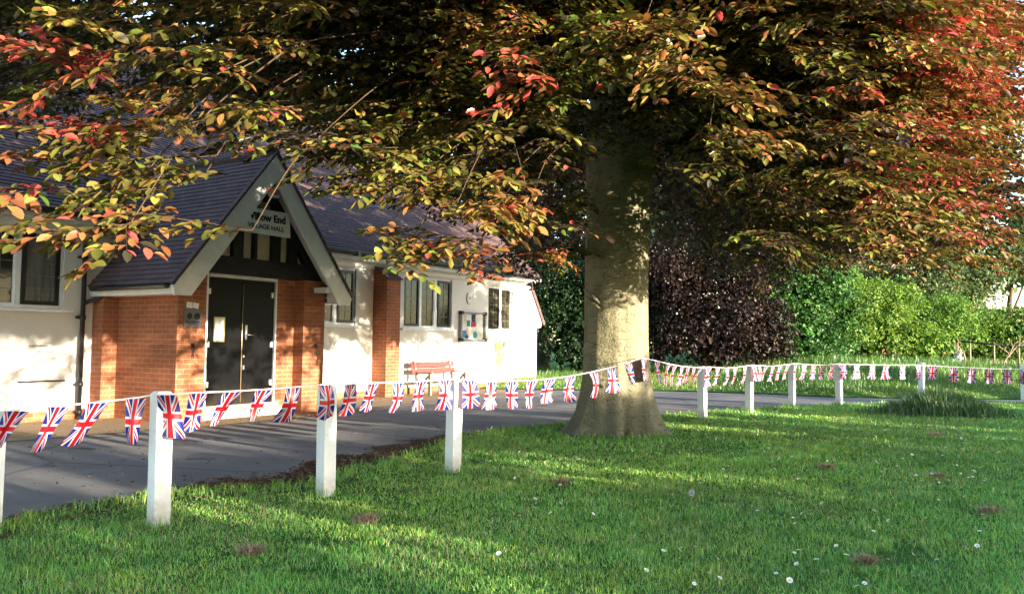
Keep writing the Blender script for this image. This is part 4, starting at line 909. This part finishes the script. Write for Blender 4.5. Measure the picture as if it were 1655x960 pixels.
plant('lilac_tree', 'loose olive green tree between the brick house and the hedge', 'tree', (17.6, 35, .8), [(0, 0, 2.8, 1.9, 1.6, 1.5), (1., .3, 3.9, 1.3, 1.2, 1.1), (-1.3, .3, 3.2, 1.3, 1.2, 1.2), (2.6, .5, 3.2, 1.6, 1.3, 1.4), (1.8, .6, 5., 1.3, 1.2, 1.2)], 13000, .13, 'grey', 21, (3, .12))
V, F, C = foliage([(18+i*4.2, 66+1.5*math.sin(i), 2.2+.5*math.sin(i*2.1), 3., 2., 2.6+.8*math.sin(i*1.7)) for i in range(10)], 24000, .3, 'laurel', 31)
tag(raw_mesh('far_wood', V, F, M['shrub_leaf'], C), kind='stuff')
# tall hedge added outside the picture to shade lawn and road from the low sun
V = []; g = np.random.default_rng(5); lob = []
for c_ in np.arange(-7, 11.6, 1.25):
    h = 4.05 + .25*math.sin(c_*1.1) + g.uniform(-.2, .2) - (.42 if 4.3 < c_ < 8.7 or c_ > 10.6 else 0); x, y = .8*13+.6*c_, -.6*13+.8*c_
    lob.append((x, y, h*.5, 1.0, 1.0, h*.5))
for c_ in np.arange(12.2, 36, 1.7):
    h = 3.55 + g.uniform(-.8, .45); x, y = .8*13+.6*c_, -.6*13+.8*c_; lob.append((x, y, h*.5, .95, .95, h*.5))
hd = tag(empty('shade_hedge', (lob[0][0], lob[0][1], 0)), 'tall unseen hedge on the sunny side, added to shade lawn and road', 'hedge')
V, F, C = foliage(lob, 56000, .2, 'laurel', 6)
V = V.reshape(-1, 8, 3); C = C.reshape(-1, 8, 3); hc = V[:, 0, 0]*.6+V[:, 0, 1]*.8; keep = np.ones(len(V), bool)
soft = np.clip(np.sin(hc*1.9+.4)*.8+.1, 0, .62)*(hc < 8.2); keep &= ~((V[:, 0, 2] > 2.3) & (V[:, 0, 2] < 3.1) & (g.random(len(V)) < soft*1.35))   # leaves thinned to let soft sun onto the lawn
for cn, hw_, hn in [(1.2, .2, 2.2), (3.3, .34, 2.15), (6.4, .22, 2.3), (8.9, .16, 2.4), (11.6, .3, 2.4), (14.2, .4, 2.2), (17, .5, 2.1), (21, .8, 2.2), (27, 1.6, 1.4), (31, 1.6, 1.4)]: keep &= ~((np.abs(hc-cn) < hw_*(.6+.4*np.sin(V[:, 0, 2]*5+cn))) & (V[:, 0, 2] > hn) & (g.random(len(V)) < .86))   # gaps cut in the top for sun streaks on the lawn
V = V[keep].reshape(-1, 3); C = C[keep].reshape(-1, 3); F = F[:2*keep.sum()]
wc(raw_mesh('crown', V, F, M['shrub_leaf'], C, hd))

# ------------------------------------------------------------------ far house, rail, small plants
hs = tag(empty('brick_house', (24.2, 52, 0)), 'red brick house with a white drainpipe glimpsed through the leaves', 'house')
MB().box(-.3, 6, 0, 8, 0, 9.6).build('wall', M['brick_far'], hs)
k = MB(); k.prism([(-.4, 9.55), (8.4, 9.55), (4, 12.6)], 'x', -.6, 6.3); k.build('roof', M['roof_tile_far'], hs)
MB().tube([(.42, -.09, 0), (.42, -.09, 9.5)], .10, 8).build('downpipe', M['pipe_white'], hs)
MB().box(1.4, 2.9, -.04, .05, 3.6, 4.9).build('window', M['white_paint'], hs); MB().box(1.5, 2.8, -.06, -.041, 3.7, 4.8).build('pane', M['glass_dark'], hs)
fa, fb = atY(1546, 551, 27.2), atY(1700, 565, 25.2)
rf = tag(empty('rail_fence', (fa[0], fa[1], bank_z(fa[0], fa[1]))), 'dark single rail fence in front of the garden hedge', 'fence')
wc(MB().tube([fa, (fa+fb)/2, fb], .03, 6).build('rail', M['dark_rail'], rf))
for t_ in (.02, .16, .42, .68, .95):
    q = fa*(1-t_)+fb*t_; wc(MB().tube([(q[0], q[1]+.05, bank_z(q[0], q[1])-.1), (q[0], q[1]+.05, q[2]+.05)], .028, 6).build('post', M['twig_pale'], rf))
def twiggy(name, label, px, py, dep, hgt, seed):
    g = np.random.default_rng(seed); b = atY(px, py, dep); b[2] = bank_z(b[0], b[1])-.05; m = MB()
    def grow(p, d, l, r, lev):
        q = p+d*l; limb([p, (p+q)/2+g.normal(0, l*.06, 3), q], r, r*.6, m)
        if lev: 
            for s_ in range(2+int(g.random() < .5)): grow(p+(q-p)*g.uniform(.6, 1), unit(d+g.normal(0, .5, 3)+np.array([0, 0, .15])), l*.62, r*.55, lev-1)
    grow(b, unit(np.array([g.normal(0, .2), 0, 1.])), hgt*.42, .03, 3)
    tag(m.build(name, M['twig_pale']), label, 'sapling', 'bare saplings by the rail')
twiggy('sapling', 'bare forked sapling leaning left in front of the rail', 1622, 600, 24.2, 1.5, 3)
twiggy('sapling', 'thin bare sapling close to the white flower spike', 1566, 585, 26.4, 1.3, 8)
fs = atY(1550, 573, 27.); fs[2] = bank_z(fs[0], fs[1])
V, F, C = foliage([(fs[0], fs[1], fs[2]+.28, .10, .10, .26), (fs[0]-.08, fs[1], fs[2]+.12, .2, .15, .16)], 500, .05, 'lime', 2)
o = raw_mesh('flower_spike', V, F, M['litter_leaf'], np.full((len(V), 3), .75)); tag(o, 'white flower spike standing at the edge of the hedge', 'flower')

# ------------------------------------------------------------------ grass
def inside(poly, x, y):
    r = np.zeros(len(x), bool); n = len(poly); px = np.array([p[0] for p in poly]); py = np.array([p[1] for p in poly]); j = n-1
    for i in range(n):
        m = ((py[i] > y) != (py[j] > y)) & (x < (px[j]-px[i])*(y-py[i])/(py[j]-py[i]+1e-12)+px[i]); r ^= m; j = i
    return r
def vnoise(x, y, s, seed):
    g = np.random.default_rng(seed); T_ = g.random((64, 64)); X, Y = x*s, y*s; i, j = np.floor(X).astype(int), np.floor(Y).astype(int); f, h = X-i, Y-j
    f = f*f*(3-2*f); h = h*h*(3-2*h); a = lambda p, q: T_[(i+p) % 64, (j+q) % 64]
    return (a(0, 0)*(1-f)+a(1, 0)*f)*(1-h)+(a(0, 1)*(1-f)+a(1, 1)*f)*h
def blades(name, x, y, z, h, wd, tint, lean=.5, parent=None):
    n = len(x); az = rng.uniform(0, 2*math.pi, n); ln = np.abs(rng.normal(0, lean, n))*h; wa = rng.uniform(0, math.pi, n)
    dx, dy = np.cos(az)*ln, np.sin(az)*ln; wx, wy = np.cos(wa)*wd/2, np.sin(wa)*wd/2
    P = lambda s, k, zz: np.stack([x+dx*s+wx*k, y+dy*s+wy*k, z+zz], 1)
    V = np.stack([P(0, -1, 0), P(0, 1, 0), P(.35, .8, h*.6), P(.35, -.8, h*.6), P(1, .08, h*(1-.25*lean)), P(1, -.08, h*(1-.25*lean))], 1).reshape(-1, 3)
    b = np.arange(n)[:, None]*6; F = np.concatenate([b+np.array([[0, 1, 2, 3]]), b+np.array([[3, 2, 4, 5]])], 1).reshape(-1, 4)
    return raw_mesh(name, V, F, M['grass_blade'], np.repeat(tint, 6, 0), parent)
Nb = 330000
q = rng.random(Nb*2); Y = (3.3**.45 + q*(21**.45-3.3**.45))**(1/.45); X = (rng.random(Nb*2)*2-1)*(.72*Y+.8)
ok = inside(lawn_poly, X, Y); ok &= np.hypot(X-TB[0], Y-TB[1]) > .72
soil_d = vnoise(X, Y, 1.3, 3)
bare = vnoise(X, Y, .9, 31)*.6+vnoise(X, Y, 3.1, 32)*.4
ok &= ~((bare > .80) & (rng.random(len(X)) < .8)); near_tree = np.hypot(X-TB[0]-.3, Y-TB[1]+.6); ok &= ~((near_tree < 1.5) & (rng.random(len(X)) < .45))
X, Y = X[ok][:Nb], Y[ok][:Nb]; n = len(X)
tall = vnoise(X, Y, .8, 4)*.35+vnoise(X, Y, 3.5, 5)*.35+vnoise(X, Y, 9., 15)*.3; sc_ = np.maximum(Y/5., .85)
h = (.016+.05*tall*tall*1.3)*rng.uniform(.5, 1.5, n)*(1+.18*(sc_-1)); wd = .0031*sc_*rng.uniform(.7, 1.4, n)
pal = np.array([(.115, .30, .05), (.15, .345, .055), (.09, .25, .06), (.25, .36, .05), (.34, .30, .14)])
patch = vnoise(X, Y, 1.1, 6); yel = np.clip((patch-.42)*2.4, 0, 1)*vnoise(X, Y, 4., 16)*1.6
ci = np.where(rng.random(n) < .07+.22*np.clip(vnoise(X, Y, 1.7, 44)*1.6-.75, 0, 1), 4, np.where(rng.random(n) < .15+.4*yel, 3, rng.integers(0, 3, n)))
T_ = 1.16*pal[ci]*np.exp(rng.normal(0, .22, (n, 1)))*(.62+.5*vnoise(X, Y, .6, 8)+.35*vnoise(X, Y, 5., 18))[:, None]
tag(blades('grass', X, Y, np.full(n, .015), h, wd, T_, .85), kind='stuff')
# ragged longer grass along the worn edge and round the post feet
ex, ey = [], []
for p in lawn_edge:
    k = 26 if p[1] < 13 else 10
    ex += list(p[0]+rng.normal(.05, .07, k)); ey += list(p[1]+rng.normal(-.06, .07, k))
for x, y, *_ in POST: ex += list(x+rng.normal(0, .10, 110)); ey += list(y+rng.normal(-.02, .10, 110))
for a in rng.uniform(2.2, 5.9, 700): r = .62+abs(rng.normal(0, .10))+.25*(abs(a-3.3) < .5); ex.append(TB[0]+math.cos(a)*r); ey.append(TB[1]+math.sin(a)*r)
ex, ey = np.array(ex), np.array(ey); n = len(ex)
tag(blades('edge_grass', ex, ey, np.full(n, .01), rng.uniform(.05, .13, n), .0045*np.maximum(ey/5, .8), pal[rng.integers(0, 4, n)]*np.exp(rng.normal(0, .25, (n, 1))), .6), kind='stuff')
# long grass on the bank
Nv = 100000; X = rng.uniform(-2, 34, Nv); d_ = rng.exponential(2.6, Nv)*1.0; bf = np.array([bank_front(x) for x in X]); Y = bf+.05+d_
k = (d_ < 11) & (np.abs(X) < .75*Y); X, Y, d_ = X[k], Y[k], d_[k]; Z = np.array([bank_z(a, b) for a, b in zip(X, Y)]); n = len(X)
hh = (.05+.20*np.clip(d_/2.0, 0, 1)*(.4+.8*vnoise(X, Y, .9, 9)))*rng.uniform(.6, 1.4, n)
vp = np.array([(.05, .14, .02), (.08, .18, .025), (.12, .22, .03), (.16, .24, .04)])
T_ = vp[np.clip((vnoise(X, Y, .6, 10)*4+rng.normal(0, .6, n)).astype(int), 0, 3)]*np.exp(rng.normal(0, .2, (n, 1)))
tag(blades('long_grass', X, Y, Z-.02, hh, np.full(n, .011), T_, .5), kind='stuff')
# the long grass tuft round the post in the distance
tc = ground(1527, 674)[:2]; n = 5200; a = rng.normal(0, 1, (n, 2))*np.array([.62, .34]); X, Y = tc[0]+a[:, 0], tc[1]+a[:, 1]+.15; rr = np.exp(-((a/np.array([.85, .6]))**2).sum(1))
o = blades('grass_tuft', X, Y, np.full(n, .01), (.14+.40*rr)*rng.uniform(.6, 1.3, n), np.full(n, .010), np.array([(.03, .09, .02), (.045, .115, .03), (.06, .13, .04)])[rng.integers(0, 3, n)]*np.exp(rng.normal(0, .25, (n, 1))), .42)
tag(o, 'big unmown tuft of long dark grass round a white post', 'grass tuft')
# daisies, one thing each
def daisy(sc=1.):
    m = MB(); k = 11
    m.m = 0
    for i in range(k):
        a = 2*math.pi*i/k; d = np.array([math.cos(a), math.sin(a), 0]); s_ = np.array([-d[1], d[0], 0])
        m.add([d*.003, d*.010+s_*.0028+np.array([0, 0, .002]), d*.0135+np.array([0, 0, .003]), d*.010-s_*.0028+np.array([0, 0, .002])], [(0, 1, 2, 3)])
    m.m = 1; m.add([(math.cos(t_)*.0042, math.sin(t_)*.0042, .002) for t_ in np.linspace(0, 2*math.pi, 8)[:-1]] + [(0, 0, .005)], [(i, (i+1) % 7, 7) for i in range(7)])
    return m
dz = daisy().build('daisy', [M['daisy_white'], M['daisy_yellow']])
dp_ = []
for cx, cy, sx_, sy_, k in [(1560,757,25,8,12),(1500,775,30,8,10),(1450,750,60,20,10),(1300,830,80,30,14),(1100,760,90,25,14),(1220,880,100,25,10),(1520,850,60,25,12),(1140,940,30,10,4),(1080,890,40,10,5),(880,800,40,20,7),(1350,720,90,15,12),(1600,720,40,15,6),(1050,700,60,12,6),(1250,760,60,18,8),(740,820,60,40,4),(1400,930,80,20,6),(860,730,50,18,6)]:
    for i in range(k): dp_.append((rng.normal(cx, sx_), rng.normal(cy, sy_)))
for i, (px, py) in enumerate(dp_):
    if not (680 < py < 965 and px < 1700): continue
    g_ = ground(px, py, .05); 
    if np.hypot(g_[0]-TB[0], g_[1]-TB[1]) < .9: continue
    o = dz if i == 0 else dz.copy()
    if i: COL.objects.link(o)
    s_ = rng.uniform(.8, 1.4); o.scale = (s_, s_, s_); o.location = (g_[0], g_[1], rng.uniform(.045, .07)); o.rotation_euler = (rng.normal(.25, .3), rng.normal(0, .3), rng.uniform(0, 6))
    tag(o, 'tiny white daisy open in the mown lawn', 'daisy', 'daisies scattered over the lawn')
g_ = ground(1118, 824); dc = tag(empty('dandelion_clock', (g_[0], g_[1], 0)), 'single dandelion clock in seed standing out of the lawn', 'dandelion')
MB().tube([(0, 0, 0), (.004, 0, .06), (.0, 0, .125)], .002, 5).build('stem', M['twig_pale'], dc)
n = 260; d_ = rnd_unit(n); V, F = leaf_arrays(np.tile([0, 0, .135], (n, 1))+d_*.006, d_, rnd_unit(n), np.full(n, .022), np.full(n, .0035)); raw_mesh('seed_head', V, F, M['litter_leaf'], np.full((len(V), 3), .6), dc)
# clumps of dead grass and worm-cast soil on the lawn
for i, (px, py, sz_, lab) in enumerate([(405,903,.085,'brown clump of dead grass nearest the picture\'s lower left'),(590,851,.095,'brown clump of dead grass between two posts on the lawn'),(1602,836,.10,'straw coloured clump standing up at the right of the lawn'),(908,788,.085,'flat brown patch of dead grass straight below the beech'),
        (1335,762,.10,'flat reddish brown patch far out on the lawn'),(1518,778,.075,'small dark clump among the densest daisies'),(1512,708,.11,'straw patch in front of the long grass tuft'),(1400,920,.05,'small grey brown clump low in the lawn')]):
    g_ = ground(px, py); n = 420; a = rng.standard_t(5, (n, 2)).clip(-3, 3)*sz_*.20*np.array([1.3, .8]); V_ = np.array([(.30, .22, .15), (.20, .145, .10), (.42, .33, .23)])[rng.integers(0, 3, n)]*np.exp(rng.normal(0, .25, (n, 1)))
    o = blades('dead_grass_clump', a[:, 0], a[:, 1], np.full(n, .01), rng.uniform(.05, .11, n), np.full(n, .0055), V_, .9); o.location = g_; tag(o, lab, 'dead grass', 'dead grass clumps on the lawn')
# leaf litter and twigs on the tarmac edge
P = []; n = 5200
for p, w_ in soil:
    if p[1] > 13 or p[0] < -4: continue
    for i in range(int(14+w_*70)): P.append((p[0]+nrm2[0]*rng.uniform(-.12, 1)*(w_+.05), p[1]+nrm2[1]*rng.uniform(-.12, 1)*(w_+.05)))
for i in range(420): 
    g_ = ground(rng.uniform(40, 900), rng.uniform(690, 800)); P.append((g_[0], g_[1]))
for i in range(1100):
    a_ = rng.uniform(-1, 14.8); q_ = hxy(a_, -rng.uniform(.05, .9)-(2. if 1 < a_ < 4.6 else 0)); P.append((q_[0], q_[1]))
P = np.array(P); P = np.c_[P, np.full(len(P), .034)]; n = len(P)
D = rnd_unit(n)*np.array([1, 1, .15]); N = unit(np.array([0, 0, 1.])+rng.normal(0, .35, (n, 3))); L = rng.uniform(.012, .05, n); V, F = leaf_arrays(P, D, N, L, L*rng.uniform(.25, .6, n), .2)
tag(raw_mesh('leaf_litter', V, F, M['litter_leaf'], np.repeat(np.array([(.15, .075, .04), (.09, .05, .03), (.22, .14, .08), (.06, .04, .03)])[rng.integers(0, 4, n)], 8, 0)), kind='stuff')
m = MB()
for (px, py, l, a) in [(1310/3.69+200, 600+520/3.69, .28, .3), (430, 695, .2, .1), (110, 728, .3, .05), (330, 712, .2, .2), (560, 742, .35, -.2), (640, 715, .25, .1), (520, 770, .3, .3), (45, 725, .2, .0), (150, 710, .24, .1), (700, 760, .2, .5), (300, 665+80, .3, .1)]:
    g_ = ground(px, py); d = np.array([math.cos(a), math.sin(a)*1.6, 0]); m.tube([g_+np.array([0, 0, .02]), g_+d*l*.5+np.array([rng.normal(0, .02), rng.normal(0, .02), .03]), g_+d*l+np.array([0, 0, .02])], .005, 5)
tag(m.build('fallen_twigs', M['twig']), kind='stuff')

# ------------------------------------------------------------------ light, sky, camera
wd_ = bpy.data.worlds.new('World'); S.world = wd_; wd_.use_nodes = True; nt_ = wd_.node_tree; nt_.nodes.clear()
sky = nt_.nodes.new('ShaderNodeTexSky'); sky.sky_type = 'NISHITA'; sky.sun_disc = False; sky.sun_elevation = SUN_EL; sky.sun_rotation = math.atan2(SUN[0], SUN[1]); sky.air_density = 1.; sky.dust_density = .7; sky.ozone_density = 1.4
bg = nt_.nodes.new('ShaderNodeBackground'); bg.inputs[1].default_value = .15; ot = nt_.nodes.new('ShaderNodeOutputWorld')
nt_.links.new(sky.outputs[0], bg.inputs[0]); nt_.links.new(bg.outputs[0], ot.inputs[0])
sl_ = bpy.data.lights.new('sun', 'SUN'); sl_.energy = 4.0; sl_.angle = rad(.53); sl_.color = (1, .86, .66); so = bpy.data.objects.new('sun', sl_); COL.objects.link(so)
sd_ = Vector((SUN[0]*math.cos(SUN_EL), SUN[1]*math.cos(SUN_EL), math.sin(SUN_EL))); so.rotation_euler = sd_.to_track_quat('Z', 'Y').to_euler(); so.location = (30, -20, 20)
cd = bpy.data.cameras.new('camera'); cd.sensor_width = 36; cd.lens = 36*FPX/1655; cd.clip_end = 2000; cd.clip_start = .05; co = bpy.data.objects.new('camera', cd); COL.objects.link(co)
co.matrix_world = Matrix(((Rv[0], Uv[0], -Fw[0], 0), (Rv[1], Uv[1], -Fw[1], 0), (Rv[2], Uv[2], -Fw[2], EYE), (0, 0, 0, 1))); S.camera = co
vs = S.view_settings; vs.view_transform = 'Standard'; vs.look = 'None'; vs.exposure = 2.72; vs.gamma = 1; vs.use_curve_mapping = False
S.render.engine = 'CYCLES'; S.cycles.max_bounces = 6; S.cycles.diffuse_bounces = 3; S.cycles.transparent_max_bounces = 6; S.cycles.use_denoising = True
